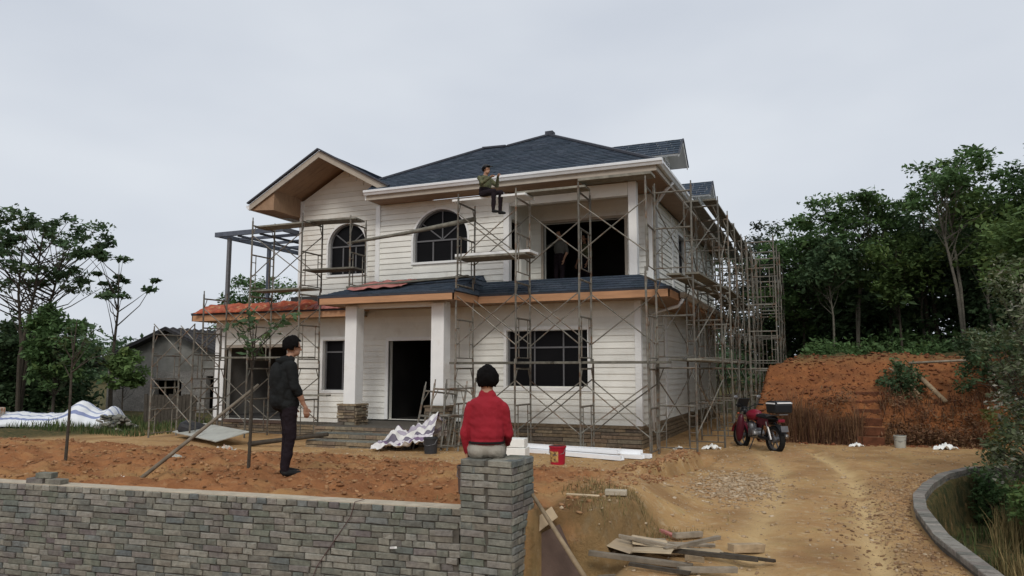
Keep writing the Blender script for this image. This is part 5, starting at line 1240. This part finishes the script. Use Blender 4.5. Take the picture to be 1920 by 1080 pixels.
# scrap timber heap: every piece by itself (label, x, y, z, length, width, thick, rot z, tilt, material)
scrap = [
 ('square tan plywood offcut, upper one on the scrap heap', 2.38, -9.98, .10, .34, .26, .015, .25, .10, 'ply'), ('square pinkish plywood offcut in the middle of the scrap heap', 2.48, -10.28, .085, .36, .22, .015, .1, -.05, 'ply'),
 ('pale plywood panel at the left of the scrap heap', 2.12, -10.12, .07, .46, .30, .015, -.45, .06, 'ply'), ('thin dark batten along the back of the scrap heap', 2.18, -9.80, .07, .62, .04, .03, .42, .0, 'wood_grey'),
 ('long round-edged batten in front of the plywood offcuts', 2.40, -10.50, .045, .95, .06, .045, -.02, .03, 'wood_grey'), ('grey batten crossing over the tan plywood', 2.40, -10.14, .13, .62, .045, .03, -.25, .04, 'wood_grey'),
 ('dark batten at the right front of the scrap heap', 2.95, -10.10, .06, .85, .05, .04, .10, .04, 'bark'), ('dark pointed plank at the right end of the scrap heap', 3.12, -9.92, .05, .80, .06, .03, -.08, .03, 'bark'),
 ('plank tilted up in the middle of the scrap heap', 2.80, -10.05, .13, .60, .05, .035, .78, -.1, 'wood_grey'), ('pale board under the tilted plank', 2.78, -9.98, .05, .55, .11, .02, .35, .02, 'ply'),
 ('short pale block standing out of the scrap heap', 2.88, -10.45, .08, .20, .05, .05, .95, .2, 'wood'), ('short batten in front of the pale block', 3.02, -10.62, .05, .50, .05, .045, .35, 0, 'wood_grey'),
 ('thick round-ended stump of wood at the right of the scrap heap', 3.22, -9.42, .06, .36, .09, .08, .7, .05, 'wood'), ('reddish painted stick beyond the scrap heap', 2.42, -9.25, .05, .26, .05, .03, -.75, .06, 'pink_tarp'),
 ('short grey-green billet beside the reddish stick', 2.62, -9.25, .05, .34, .06, .05, .75, .03, 'wood_grey'), ('splintered dark stick at the front of the scrap heap', 2.62, -10.72, .04, .55, .035, .03, -.12, .02, 'bark'),
 ('narrow grey stick at the left front corner of the scrap heap', 2.10, -10.42, .06, .24, .035, .03, .9, .08, 'wood_grey'), ('thin batten behind the plywood offcuts', 2.72, -9.72, .05, .5, .04, .03, .3, .02, 'wood_grey'),
]
for lab, x, y, z, l, wd, th, rz, tl, m in scrap:
    rs = random.Random(lab); mb = MB(); k = 1
    mb.box((0, 0, 0), (l, wd, th)); 
    v = [Vector(q) for q in mb.v]; mb.v = [tuple(q + Vector((rs.uniform(-.02, .02) * (l if l < .3 else .6), rs.uniform(-.12, .12) * wd, rs.uniform(-.1, .1) * th))) for q in v]
    o = mb.build('scrap_timber', m, None, bevel=.003); o.location = (x, y, hz(x, y) + z); o.rotation_euler = (rs.uniform(-.08, .08), tl, rz); tag(o, lab, 'scrap wood', 'scrap timber heap')
# cord over the wall
def wp(u, z, o_=.012): p = p0 + Vector((ux, uy, 0)) * u + nrm * o_; return (p.x, p.y, z)
mb = MB(); mb.tube([wp(-1.05, .455, -.10), wp(-1.10, .445, .004), wp(-1.14, .30, .014), wp(-1.32, .05, .014), wp(-1.50, -.2, .016), wp(-1.62, -.5, .016)], .004, 5); tag(centre_origin(mb.build('hanging_cord', 'wire_red', None)), 'thin dark cord hanging down the front of the brick wall', 'cord')
mb = MB(); mb.bar(wp(-.70, .03, .0), wp(-.60, .06, .10), .022, .02); tag(centre_origin(mb.build('peg', 'foam', None)), 'small white peg sticking out of the brick wall', 'peg')
# steps cut in the bank, each tread edged with a plank
es = thing('earth_steps', 'steps cut into the red earth bank behind the drive', 'steps', (4.9, 3.0, 0))
for i in range(6):
    y = 2.42 + i * .25; z = .20 + i * .205
    MB().box((4.93 + rng.uniform(-.03, .03), y, z - .10), (.58, .05, .20), (0, rng.uniform(-.03, .03), rng.uniform(-.04, .04))).build('riser', 'bank_clod', es, bevel=.015); MB().box((4.93, y + .14, z - .09), (.56, .24, .17), (0, 0, rng.uniform(-.03, .03))).build('tread', 'clod', es, bevel=.02)
# ------------------------------------------------------------------ clods, stones, crumbs
def lumps(name, label, m, pts, smin, smax, rs, cat, flat=.65):
    n = len(pts); base = np.array(ICO[0]); f = np.array(ICO[1]); P = np.array(pts); z = H(P[:, 0], P[:, 1]); s = smin + (smax - smin) * rs.rand(n) ** 2.6
    sc_ = s[:, None] * rs.uniform(.5, 1.6, (n, 3)) * np.array([1, 1, flat]); a = rs.rand(n) * 6.28
    v = base[None] * (1 + rs.uniform(-.45, .45, (n, 12, 1))) * sc_[:, None, :]; c, s_ = np.cos(a)[:, None], np.sin(a)[:, None]
    x = v[..., 0] * c - v[..., 1] * s_; y = v[..., 0] * s_ + v[..., 1] * c
    V = np.stack([x + P[:, 0:1], y + P[:, 1:2], v[..., 2] + (z + s * .25)[:, None]], -1).reshape(-1, 3); F = (f[None] + (np.arange(n) * 12)[:, None, None]).reshape(-1, 3)
    o = np_mesh(name, V, F, m, np.repeat(rs.rand(n), 12), None, 'stuff'); o['label'] = label; o['category'] = cat
rs = RS(61); pts = []
while len(pts) < 15000:
    x, y = rs.uniform(-14, 1.8), rs.uniform(-11.2, -4.3)
    if y < ywall(x) + .22 or (PX0 - .1 < x < PX1 + .1 and y < PY1 + .1): continue
    if rs.rand() > .25 + 1.3 * max(0, nn(x * 1.4, y * 1.4) + .2): continue
    pts.append((x, y))
lumps('soil_clods', 'red-brown clods of dug soil over the garden', 'clod', pts, .005, .034, rs, 'soil', .55)
rs = RS(62); pts = [(2.65 + rs.normal() * .32, -5.2 + rs.normal() * .75) for i in range(1500)]
lumps('gravel_patch', 'patch of pale broken stones on the drive', 'pebble', pts, .010, .040, rs, 'gravel', .5)
rs = RS(63); pts = []
while len(pts) < 2600:
    y = rs.uniform(-11, -2.5); x = float(xc(y)) - abs(rs.normal()) * .45 - .03
    pts.append((x, y))
lumps('edge_rubble', 'crumbs of soil and leaves along the curved wall', 'rubble', pts, .005, .024, rs, 'rubble', .6)
rs = RS(64); pts = []
while len(pts) < 4200:
    x, y = rs.uniform(-7, 6.5), rs.uniform(-11, 2.5)
    if x < 1.3 and y < -5 or x > float(xc(y)) - .1 or (x < .2 and y > -.2) or (-7.6 < x < -3.9 and y > -3): continue
    pts.append((x, y))
lumps('drive_crumbs', 'scattered grit and pebbles on the bare drive', 'pebble', pts, .004, .024, rs, 'grit', .6)
rs = RS(65); pts = []
while len(pts) < 3000:
    x, y = rs.uniform(2.4, 9), rs.uniform(2.2, 6.0)
    pts.append((x, y))
lumps('bank_clods', 'loose clods on the face of the red bank', 'bank_clod', pts, .012, .05, rs, 'soil', .6)
rs = RS(66); pts = [(float(np.interp(y, [-5.4, -4.6, -3.0, -1.2], [1.42, 1.5, 1.72, 1.70])) - .4 + rs.normal() * .12, y) for y in rs.uniform(-5.3, -1.2, 500)]
lumps('trench_spoil', 'ridge of grey-brown spoil beside the shallow trench', 'clod', pts, .008, .045, rs, 'soil', .7)

# ------------------------------------------------------------------ motorcycle
mc = thing('motorcycle', 'red and black motorcycle with a top box parked by the side scaffold', 'motorcycle', (2.52, .75, hz(2.5, .55)), R_(130))
def wheel(x, r, w_):
    mb = MB(); mb.lathe([(r - .075, -w_ / 2), (r - .02, -w_ / 2), (r, -w_ / 4), (r, w_ / 4), (r - .02, w_ / 2), (r - .075, w_ / 2), (r - .075, -w_ / 2)], (x, 0, r), 30, 'y'); wh = mb.build('wheel', 'rubber', mc, smooth=False)
    MB().lathe([(r - .078, -.03), (r - .105, -.025), (r - .105, .025), (r - .078, .03), (r - .078, -.03)], (x, 0, r), 30, 'y').build('rim', 'alu', wh)
    MB().lathe([(.0, -.06), (.07, -.06), (.075, 0), (.07, .06), (0, .06)], (x, 0, r), 18, 'y').build('hub', 'alu', wh)
    for k in range(6):
        a = k * 1.0472; MB().bar((x + .06 * math.cos(a), 0, r + .06 * math.sin(a)), (x + (r - .1) * math.cos(a), 0, r + (r - .1) * math.sin(a)), .03, .022, (0, 1, 0)).build('spoke', 'alu', wh)
wheel(.63, .30, .085); wheel(-.62, .30, .11)
for s in (-1, 1):
    MB().tube([(.63, s * .085, .30), (.44, s * .085, .86)], .022, 8).build('fork', 'chrome', mc); MB().tube([(-.62, s * .11, .30), (-.48, s * .11, .68)], .028, 8).build('shock', 'chrome', mc)
    MB().bar((-.62, s * .09, .30), (-.12, s * .08, .34), .03, .05).build('swingarm', 'bike_black', mc)
    t_ = MB().tube([(.36, s * .26, 1.02), (.36, s * .30, 1.16)], .006, 5).build('mirror_stalk', 'bike_black', mc); MB().ellipsoid((.36, s * .31, 1.2), (.02, .06, .045)).build('mirror', 'alu', t_, smooth=True)
    MB().ellipsoid((.30, s * .26, .50), (.10, .09, .33), (0, -.2, 0)).build('leg_shield', 'bike_dark_red', mc, smooth=True)
    MB().ellipsoid((.50, s * .16, .82), (.03, .03, .025)).build('indicator', 'orange_tarp', mc, smooth=True)
    MB().tube([(-.10, s * .12, .36), (-.10, s * .30, .34)], .014, 6).build('foot_peg', 'rubber', mc)
hb = MB().tube([(.28, -.36, 1.02), (.36, -.22, 1.03), (.42, -.08, .95), (.42, .08, .95), (.36, .22, 1.03), (.28, .36, 1.02)], .012, 7).build('handlebar', 'bike_black', mc)
for s in (-1, 1): MB().tube([(.27, s * .37, 1.02), (.33, s * .26, 1.03)], .02, 7).build('grip', 'rubber', hb)
hl = MB().ellipsoid((.50, 0, .88), (.09, .09, .10)).build('headlight', 'bike_black', mc, smooth=True); MB().ellipsoid((.565, 0, .88), (.03, .075, .08)).build('lens', 'alu', hl, smooth=True)
MB().box((.53, 0, 1.06), (.02, .28, .24), (0, -.45, 0)).build('windscreen', 'bike_black', mc, bevel=.008)
MB().ellipsoid((.12, 0, .80), (.26, .145, .13), (0, .10, 0)).build('fuel_tank', 'bike_red', mc, smooth=True)
mb = MB(); mb.ellipsoid((-.34, 0, .78), (.38, .14, .065), (0, -.07, 0)); mb.build('seat', 'bike_black', mc, smooth=True)
for s in (-1, 1): MB().box((-.36, s * .115, .68), (.42, .03, .16), (0, -.1, 0), taper=.8).build('side_panel', 'bike_dark_red', mc, bevel=.015)
mb = MB(); mb.tube([(.42, 0, .9), (.34, 0, .62), (.22, 0, .34), (-.1, 0, .30), (-.2, 0, .6), (.3, 0, .74)], .022, 7); mb.tube([(-.2, 0, .6), (-.75, 0, .74)], .022, 7); mb.build('frame', 'bike_black', mc)
en = MB().box((.10, 0, .40), (.30, .22, .22)).build('engine', 'alu', mc, bevel=.04); MB().ellipsoid((.20, 0, .54), (.09, .10, .13), (0, .4, 0)).build('cylinder', 'alu', en, smooth=True); MB().lathe([(0, -.14), (.09, -.14), (.10, -.12), (.10, .12), (.09, .14), (0, .14)], (.02, 0, .38), 18, 'y').build('crankcase_cover', 'chrome', en, smooth=True)
MB().tube([(.22, -.12, .44), (.20, -.15, .26), (-.1, -.17, .25), (-.38, -.18, .30), (-.80, -.18, .38)], [.018, .02, .024, .04, .045], 9).build('exhaust', 'chrome', mc, smooth=True)
mb = MB(); mb.lathe([(.335, -.06), (.345, 0), (.335, .06)], (.63, 0, .30), 30, 'y'); keep = [f for f in mb.f if sum(mb.v[i][2] for i in f) / len(f) > .36]; mb.f = keep; mb.mi = [0] * len(keep); mb.compact().build('front_mudguard', 'bike_red', mc)
mb = MB(); mb.lathe([(.34, -.075), (.355, 0), (.34, .075)], (-.62, 0, .30), 30, 'y'); keep = [f for f in mb.f if sum(mb.v[i][2] for i in f) / len(f) > .42 and sum(mb.v[i][0] for i in f) / len(f) < -.45]; mb.f = keep; mb.mi = [0] * len(keep); mb.compact().build('rear_mudguard', 'bike_black', mc)
MB().box((-.96, 0, .55), (.012, .18, .13), (0, .2, 0)).build('number_plate', 'alu', mc, bevel=.004); MB().box((-.86, 0, .72), (.05, .16, .07)).build('tail_light', 'bike_red', mc, bevel=.015)
MB().bar((-.45, 0, .80), (-.95, 0, .86), .22, .02).build('rack', 'alu', mc)
tb = MB().box((-.80, 0, .99), (.36, .42, .22), taper=1.06).build('top_box', 'bike_black', mc, bevel=.04); MB().box((-.80, 0, 1.125), (.37, .43, .05), taper=.9).build('lid', 'bike_black', tb, bevel=.02); MB().box((-.985, 0, 1.11), (.012, .36, .03)).build('reflector', 'pvc', tb, bevel=.004)
for s in (-1, 1): MB().box((-.80, s * .222, 1.10), (.3, .012, .03)).build('chrome_strip', 'pvc', tb)
MB().tube([(-.05, .14, .30), (-.02, .26, .02)], .012, 6).build('side_stand', 'bike_black', mc)
# ------------------------------------------------------------------ people
def make_body(name, label, prims, voxel, loc, rz, cat='person'):
    """prims: ('c', p0, r0, p1, r1, material) tapered limb or ('e', centre, radii, rot, material); fused into one continuous skin"""
    mb = MB()
    for p in prims:
        if p[0] == 'c':
            _, a, ra, b, rb, m = p; a, b = Vector(a), Vector(b); d = b - a; n = 12; k = 5
            pts = []; rs_ = []; L_ = max(d.length, 1e-5); dn = d / L_
            for i in range(k): t = math.pi / 2 * (1 - i / (k - 1)); pts.append(a - dn * ra * math.sin(t)); rs_.append(max(ra * math.cos(t), ra * .06))
            for i in range(1, k): t = math.pi / 2 * i / (k - 1); pts.append(b + dn * rb * math.sin(t)); rs_.append(max(rb * math.cos(t), rb * .06))
            pts.insert(k, (a + b) / 2); rs_.insert(k, (ra + rb) / 2) if False else rs_.insert(k, (ra + rb) / 2)
            if L_ < 1e-3: mb.ellipsoid(a, (ra, ra, ra)); continue
            # keep stations in order along the axis
            prs = sorted(zip([(q - a).dot(dn) for q in pts], rs_)); mb.tube([a + dn * s for s, _ in prs], [r for _, r in prs], n)
        else:
            _, c, r, rot, m = p; mb.ellipsoid(c, r, rot)
    me = mb.mesh(name + '_raw'); tmp = bpy.data.objects.new('tmp', me); COL.objects.link(tmp)
    rm = tmp.modifiers.new('r', 'REMESH'); rm.mode = 'VOXEL'; rm.voxel_size = voxel; sm = tmp.modifiers.new('s', 'SMOOTH'); sm.factor = .5; sm.iterations = 4
    dg = bpy.context.evaluated_depsgraph_get(); fin = bpy.data.meshes.new_from_object(tmp.evaluated_get(dg)); bpy.data.objects.remove(tmp)
    fin.name = name; nP = len(fin.polygons); C_ = np.empty(nP * 3); fin.polygons.foreach_get('center', C_); C_ = C_.reshape(-1, 3)
    mats = []; best = np.full(nP, 1e9); who = np.zeros(nP, np.int32)
    for p in prims:
        m = p[-1]
        if m not in mats: mats.append(m)
        if p[0] == 'c':
            a, ra, b, rb = np.array(p[1], float), p[2], np.array(p[3], float), p[4]; d = b - a; t = np.clip(((C_ - a) @ d) / max(d @ d, 1e-9), 0, 1); D = np.linalg.norm(C_ - a - t[:, None] * d, axis=1) - (ra + (rb - ra) * t)
        else:
            M = np.array(Euler(p[3] or (0, 0, 0)).to_matrix()); q = (C_ - np.array(p[1], float)) @ M; r = np.array(p[2], float); k0 = np.linalg.norm(q / r, axis=1); k1 = np.linalg.norm(q / (r * r), axis=1); D = k0 * (k0 - 1) / np.maximum(k1, 1e-9)
        w_ = D < best; best[w_] = D[w_]; who[w_] = mats.index(m)
    fin.materials.clear()
    for m in mats: fin.materials.append(MATS[m])
    fin.polygons.foreach_set('material_index', who); fin.polygons.foreach_set('use_smooth', [True] * nP)
    # creases in the cloth
    n = len(fin.vertices); co = np.empty(n * 3); fin.vertices.foreach_get('co', co); co = co.reshape(-1, 3); no = np.empty(n * 3); fin.vertices.foreach_get('normal', no); no = no.reshape(-1, 3)
    f_ = fbm(co[:, 0] * 9 + co[:, 1] * 7, co[:, 2] * 13 + co[:, 0] * 5, 3) * .016; f_ *= sstep(-.02, .25, 1.35 - co[:, 2] + 0 * f_) * .8 + .2
    fin.vertices.foreach_set('co', (co + no * f_[:, None] * (np.abs(co[:, 2:3]) < 1.5)).ravel()); fin.update()
    o = bpy.data.objects.new(name, fin); COL.objects.link(o); o.location = loc; o.rotation_euler = (0, 0, rz); tag(o, label, cat); return o
def hair(parent, c, r, rot=(0, 0, 0), front=.35, low=-.5, seed=1, m='hair', name='hair'):
    mb = MB(); mb.ellipsoid(c, r, rot, 36, 24); rs = RS(seed); q = np.array([tuple(Vector(v) - Vector(c)) for v in mb.v]); 
    k = 1 + .16 * fbm(q[:, 0] * 55 + q[:, 2] * 35, q[:, 1] * 55 + q[:, 2] * 20, 3) + .12 * fbm(q[:, 0] * 20 + 3, q[:, 2] * 25 + q[:, 1] * 20, 2)
    mb.v = [tuple(np.array(c) + a * b) for a, b in zip(q, k)]
    ctr = lambda f: np.mean([(np.array(mb.v[i]) - np.array(c)) / np.array(r) for i in f], axis=0)
    keep = [f for f in mb.f if not (ctr(f)[1] > front and ctr(f)[2] < .45) and ctr(f)[2] > low + (.25 if ctr(f)[1] > 0 else 0)]
    mb.f = keep; mb.mi = [0] * len(keep); o = mb.compact().build(name, m, parent, smooth=True); so_ = o.modifiers.new('solid', 'SOLIDIFY'); so_.thickness = .012; so_.offset = 1; return o
def head(c, tilt=(0, 0, 0), s=1.0):
    """skull, jaw, nose, ears, lips on a neck, looking along +y in the head's own frame"""
    M = Euler(tilt).to_matrix(); c = Vector(c); T = lambda p: tuple(c + M @ (Vector(p) * s)); S_ = 'skin'
    return [('e', T((0, -.005, .03)), (.076 * s, .094 * s, .105 * s), tilt, S_), ('e', T((0, .02, -.05)), (.058 * s, .068 * s, .062 * s), tilt, S_), ('c', T((0, .085, .01)), .011 * s, T((0, .105, -.022)), .014 * s, S_), ('e', T((0, .07, -.075)), (.022 * s, .018 * s, .012 * s), tilt, S_),
            ('e', T((.078, -.005, -.005)), (.012 * s, .022 * s, .032 * s), tilt, S_), ('e', T((-.078, -.005, -.005)), (.012 * s, .022 * s, .032 * s), tilt, S_), ('c', T((.03, .082, .022)), .012 * s, T((-.03, .082, .022)), .012 * s, S_)]
def eyes(parent, c, tilt, s=1.0):
    M = Euler(tilt).to_matrix(); c = Vector(c)
    for e in (-1, 1): q = c + M @ (Vector((e * .031, .078, .008)) * s); MB().ellipsoid(q, (.011 * s, .009 * s, .007 * s), tilt, 10, 6).build('eye', 'hair', parent, smooth=True)
def hand(wrist, d, up, side, m='skin', curl=.5, s=1.0):
    """palm, four unequal bent fingers and a thumb; d runs wrist to fingers, side points to the thumb"""
    w_, d, up, sd_ = Vector(wrist), Vector(d).normalized(), Vector(up).normalized(), Vector(side).normalized(); P = []
    pc = w_ + d * .045 * s; P.append(('c', tuple(w_), .024 * s, tuple(w_ + d * .03 * s), .026 * s, m))
    for k, (o_, l) in enumerate(((.027, .070), (.009, .078), (-.009, .073), (-.027, .056))):
        b = w_ + d * .078 * s + sd_ * o_ * s; P.append(('c', tuple(w_ + d * .02 * s + sd_ * o_ * .7 * s), .0135 * s, tuple(b), .0115 * s, m))
        e1 = b + (d * math.cos(curl) - up * math.sin(curl)) * l * .5 * s; e2 = e1 + (d * math.cos(curl * 2.1) - up * math.sin(curl * 2.1)) * l * .5 * s
        P += [('c', tuple(b), .0098 * s, tuple(e1), .009 * s, m), ('c', tuple(e1), .009 * s, tuple(e2), .0078 * s, m)]
    t0 = w_ + d * .025 * s + sd_ * .022 * s; t1 = t0 + (d * .6 + sd_ * .75 - up * .2).normalized() * .04 * s; t2 = t1 + (d * .85 + sd_ * .3 - up * .35).normalized() * .032 * s
    P += [('c', tuple(t0), .013 * s, tuple(t1), .0105 * s, m), ('c', tuple(t1), .0105 * s, tuple(t2), .009 * s, m)]
    return P
# --- the standing man (local frame: faces +y, right hand at +x, ground at z = 0)
J, T_, K_ = 'black_cloth', 'dark_trouser', 'skin'
pr_ = head((.0, .03, 1.615), (0, 0, -.35), .98) + [('c', (0, -.03, 1.44), .055, (0, .012, 1.56), .052, K_),
 ('e', (0, -.03, 1.22), (.205, .135, .25), (0, 0, 0), J), ('e', (0, -.045, 1.36), (.20, .115, .11), (0, 0, 0), J), ('e', (0, -.025, 1.00), (.195, .15, .20), (0, 0, 0), J), ('e', (0, -.03, .90), (.20, .155, .12), (0, 0, 0), J), ('e', (0, -.16, 1.20), (.16, .10, .24), (.06, 0, 0), J), ('e', (0, -.13, .96), (.17, .12, .15), (0, 0, 0), J), ('e', (0, -.12, 1.09), (.185, .125, .26), (0, 0, 0), J),
 ('e', (0, -.085, 1.46), (.115, .085, .055), (.35, 0, 0), J), ('c', (-.1, -.01, 1.47), .045, (.1, -.01, 1.47), .045, J),
 ('c', (.185, -.03, 1.38), .075, (.235, .01, 1.11), .062, J), ('c', (.232, .005, 1.13), .062, (.225, .06, 1.05), .055, J), ('c', (.225, .055, 1.06), .040, (.20, .16, .86), .029, K_),
 ('c', (-.185, -.03, 1.38), .075, (-.235, -.04, 1.10), .062, J), ('c', (-.232, -.04, 1.12), .060, (-.22, .02, 1.02), .053, J), ('c', (-.22, .0, 1.04), .040, (-.20, .09, .85), .029, K_),
 ('c', (.09, -.02, .90), .105, (.10, .01, .49), .072, T_), ('c', (.10, .01, .50), .070, (.095, -.045, .10), .055, T_), ('c', (-.09, -.02, .90), .105, (-.095, .02, .49), .072, T_), ('c', (-.095, .02, .50), .070, (-.10, -.01, .10), .055, T_),
 ('c', (.095, -.055, .045), .045, (.115, .12, .035), .036, 'shoe'), ('c', (-.10, -.02, .045), .045, (-.115, .16, .035), .036, 'shoe')]
pr_ += hand((.20, .16, .86), (-.1, .25, -1), (1, .1, .1), (0, 1, .2), curl=.35) + hand((-.20, .09, .85), (.1, .2, -1), (-1, 0, 0), (0, 1, .2), curl=.45)
sx, sy = -2.37, -9.50
man = make_body('person', 'man in black hooded jacket and dark trousers standing on the garden soil', pr_, .009, (sx, sy, hz(sx, sy) - .01), R_(-38))
hair(man, (0, .010, 1.652), (.096, .114, .118), (0, 0, -.35), .55, -.45, 3); eyes(man, (0, .03, 1.615), (0, 0, -.35), .98)
mb = MB(); mb.lathe([(.075, 0), (.10, .015), (.115, .05), (.105, .085), (.085, .09)], (0, -.075, 1.40), 18); ho = mb.build('hood', 'black_cloth', man, smooth=True); so_ = ho.modifiers.new('solid', 'SOLIDIFY'); so_.thickness = .02
# --- the man in red, sitting on the pillar with his back to us (origin at seat height)
Rd, G_ = 'red_cloth', 'grey_cloth'
pr_ = head((0, .04, .715), (-.18, 0, .06), 1.15) + [('c', (0, .01, .53), .070, (0, .03, .66), .072, K_), ('c', (-.045, .0, .595), .055, (.045, .0, .595), .055, Rd), ('e', (0, -.005, .53), (.15, .09, .07), (0, 0, 0), Rd),
 ('e', (0, .0, .40), (.205, .125, .20), (.1, 0, 0), Rd), ('e', (0, .0, .50), (.205, .11, .10), (.1, 0, 0), Rd), ('e', (0, -.015, .24), (.198, .13, .17), (0, 0, 0), Rd), ('e', (0, -.01, .30), (.205, .128, .20), (0, 0, 0), Rd), ('e', (0, -.01, .16), (.192, .132, .07), (0, 0, 0), Rd),
 ('e', (0, .01, .09), (.215, .15, .10), (0, 0, 0), G_), ('e', (.10, -.02, .065), (.115, .14, .085), (0, 0, 0), G_), ('e', (-.10, -.02, .065), (.115, .14, .085), (0, 0, 0), G_),
 ('c', (.185, .0, .475), .062, (.238, .03, .23), .058, Rd), ('c', (.238, .03, .23), .056, (.215, .24, .13), .042, Rd), ('c', (-.185, .0, .475), .062, (-.245, .0, .24), .058, Rd), ('c', (-.245, .0, .24), .056, (-.225, .05, .07), .043, Rd),
 ('c', (.10, .05, .09), .095, (.13, .44, .085), .072, G_), ('c', (.13, .44, .085), .068, (.13, .46, -.33), .05, G_), ('c', (-.10, .05, .09), .095, (-.14, .44, .085), .072, G_), ('c', (-.14, .44, .085), .068, (-.14, .48, -.33), .05, G_),
 ('c', (.13, .45, -.40), .045, (.13, .62, -.41), .036, 'shoe'), ('c', (-.14, .47, -.40), .045, (-.15, .64, -.41), .036, 'shoe')]
pr_ += hand((.215, .25, .13), (0, 1, -.1), (0, 0, 1), (-1, .2, 0), curl=.4) + hand((-.23, .06, .055), (.1, -.25, -.8), (-1, -.2, 0), (0, 1, 0), curl=.3, s=.9)
sit = make_body('person', 'man in red sweater and grey trousers sitting on the brick pillar', pr_, .009, (.965, -10.66, .905), R_(20))
sit.scale = (.87, .95, 1.0)
hair(sit, (0, .028, .765), (.113, .124, .118), (-.18, 0, .06), .5, -.66, 5); eyes(sit, (0, .04, .715), (-.18, 0, .06), 1.10)
mb = MB(); mb.lathe([(1, -.011), (1.005, 0), (1, .011)], (0, 0, 0), 28); mb.v = [(x * .203, y * .144 - .008, z + .150) for x, y, z in mb.v]; bl = mb.build('belt', 'shoe', sit); so_ = bl.modifiers.new('solid', 'SOLIDIFY'); so_.thickness = .006
# --- the worker sitting on the top scaffold board (local: faces +y)
O_, D_k = 'olive_cloth', 'dark_trouser'
pr_ = head((0, .05, .70), (-.1, 0, .1), .98) + [('c', (0, .0, .52), .055, (0, .03, .63), .052, K_), ('e', (0, .0, .36), (.19, .12, .20), (.08, 0, 0), O_), ('e', (0, .0, .46), (.195, .11, .10), None, O_), ('e', (0, -.01, .18), (.175, .13, .14), None, D_k), ('e', (0, .0, .09), (.185, .15, .095), None, D_k),
 ('c', (.19, .0, .47), .062, (.26, .17, .30), .052, O_), ('c', (.26, .17, .30), .05, (.17, .36, .42), .038, O_), ('c', (-.19, .0, .47), .062, (-.25, .16, .32), .052, O_), ('c', (-.25, .16, .32), .05, (-.12, .33, .50), .038, O_),
 ('c', (.10, .05, .08), .09, (.12, .44, .07), .07, D_k), ('c', (.12, .44, .07), .066, (.12, .42, -.36), .048, D_k), ('c', (-.10, .05, .08), .09, (-.12, .43, .07), .07, D_k), ('c', (-.12, .43, .07), .066, (-.13, .40, -.36), .048, D_k),
 ('c', (.12, .41, -.42), .042, (.13, .57, -.45), .034, 'shoe'), ('c', (-.13, .39, -.42), .042, (-.14, .55, -.45), .034, 'shoe')]
pr_ += hand((.17, .36, .42), (-.3, .8, .5), (0, -.3, .8), (-1, 0, 0), curl=.6) + hand((-.12, .33, .50), (.2, .8, .5), (0, -.3, .8), (1, 0, 0), curl=.6)
wk = make_body('person', 'worker in a dark cap and olive jacket sitting on the top scaffold board, legs dangling', pr_, .011, (-3.16, -1.84, 5.775), R_(-112))
wk.scale = (.94, .94, .94)
hair(wk, (0, .035, .73), (.084, .10, .10), (-.1, 0, .1), .5, -.6, 7)
mb = MB(); mb.ellipsoid((0, .035, .775), (.092, .108, .075), (-.1, 0, .1), 20, 10); mb.box((0, .155, .775), (.13, .11, .014), (-.15, 0, .1)); mb.build('cap', 'bike_black', wk, smooth=True)
# --- two workers inside the dark room behind the balcony
def standing(label, loc, rz, shirt, seed, reach):
    p = head((.0, .03, 1.575), (0, 0, .3), .97) + [('c', (0, -.02, 1.40), .053, (0, .01, 1.52), .05, K_), ('e', (0, -.02, 1.20), (.185, .12, .24), None, shirt), ('e', (0, -.02, 1.34), (.19, .105, .10), None, shirt), ('e', (0, -.02, .96), (.175, .13, .16), None, T_),
     ('c', (.09, -.02, .88), .10, (.10, .01, .48), .07, T_), ('c', (.10, .01, .48), .068, (.10, -.03, .10), .052, T_), ('c', (-.09, -.02, .88), .10, (-.10, .02, .48), .07, T_), ('c', (-.10, .02, .48), .068, (-.10, -.01, .10), .052, T_), ('c', (.10, -.04, .045), .043, (.11, .12, .035), .035, 'shoe'), ('c', (-.10, -.02, .045), .043, (-.11, .14, .035), .035, 'shoe')]
    for s in (-1, 1):
        if reach and s == reach: el_, wr, hd = (s * .42, .10, 1.22), (s * .66, .18, 1.24), (s, .2, .05)
        else: el_, wr, hd = (s * .24, -.02, 1.08), (s * .22, .12, .86), (0, .3, -1)
        p += [('c', (s * .175, -.02, 1.36), .062, el_, .05, shirt), ('c', el_, .042, wr, .03, K_)] + hand(wr, hd, (s, .2, .2) if not (reach == s) else (0, 0, 1), (0, 1, .1), curl=.4)
    o = make_body('person', label, p, .012, loc, rz); hair(o, (0, .01, 1.605), (.085, .102, .103), (0, 0, .3), .5, -.5, seed); eyes(o, (0, .03, 1.575), (0, 0, .3), .97); return o
standing('worker in a grey shirt in the balcony doorway reaching one arm past the opening edge', (-2.62, 1.86, 3.905), R_(168), 'grey_shirt', 11, 1)
standing('second worker deeper in the dark room behind the balcony', (-2.15, 2.7, 3.905), R_(150), 'olive_cloth', 13, 0)
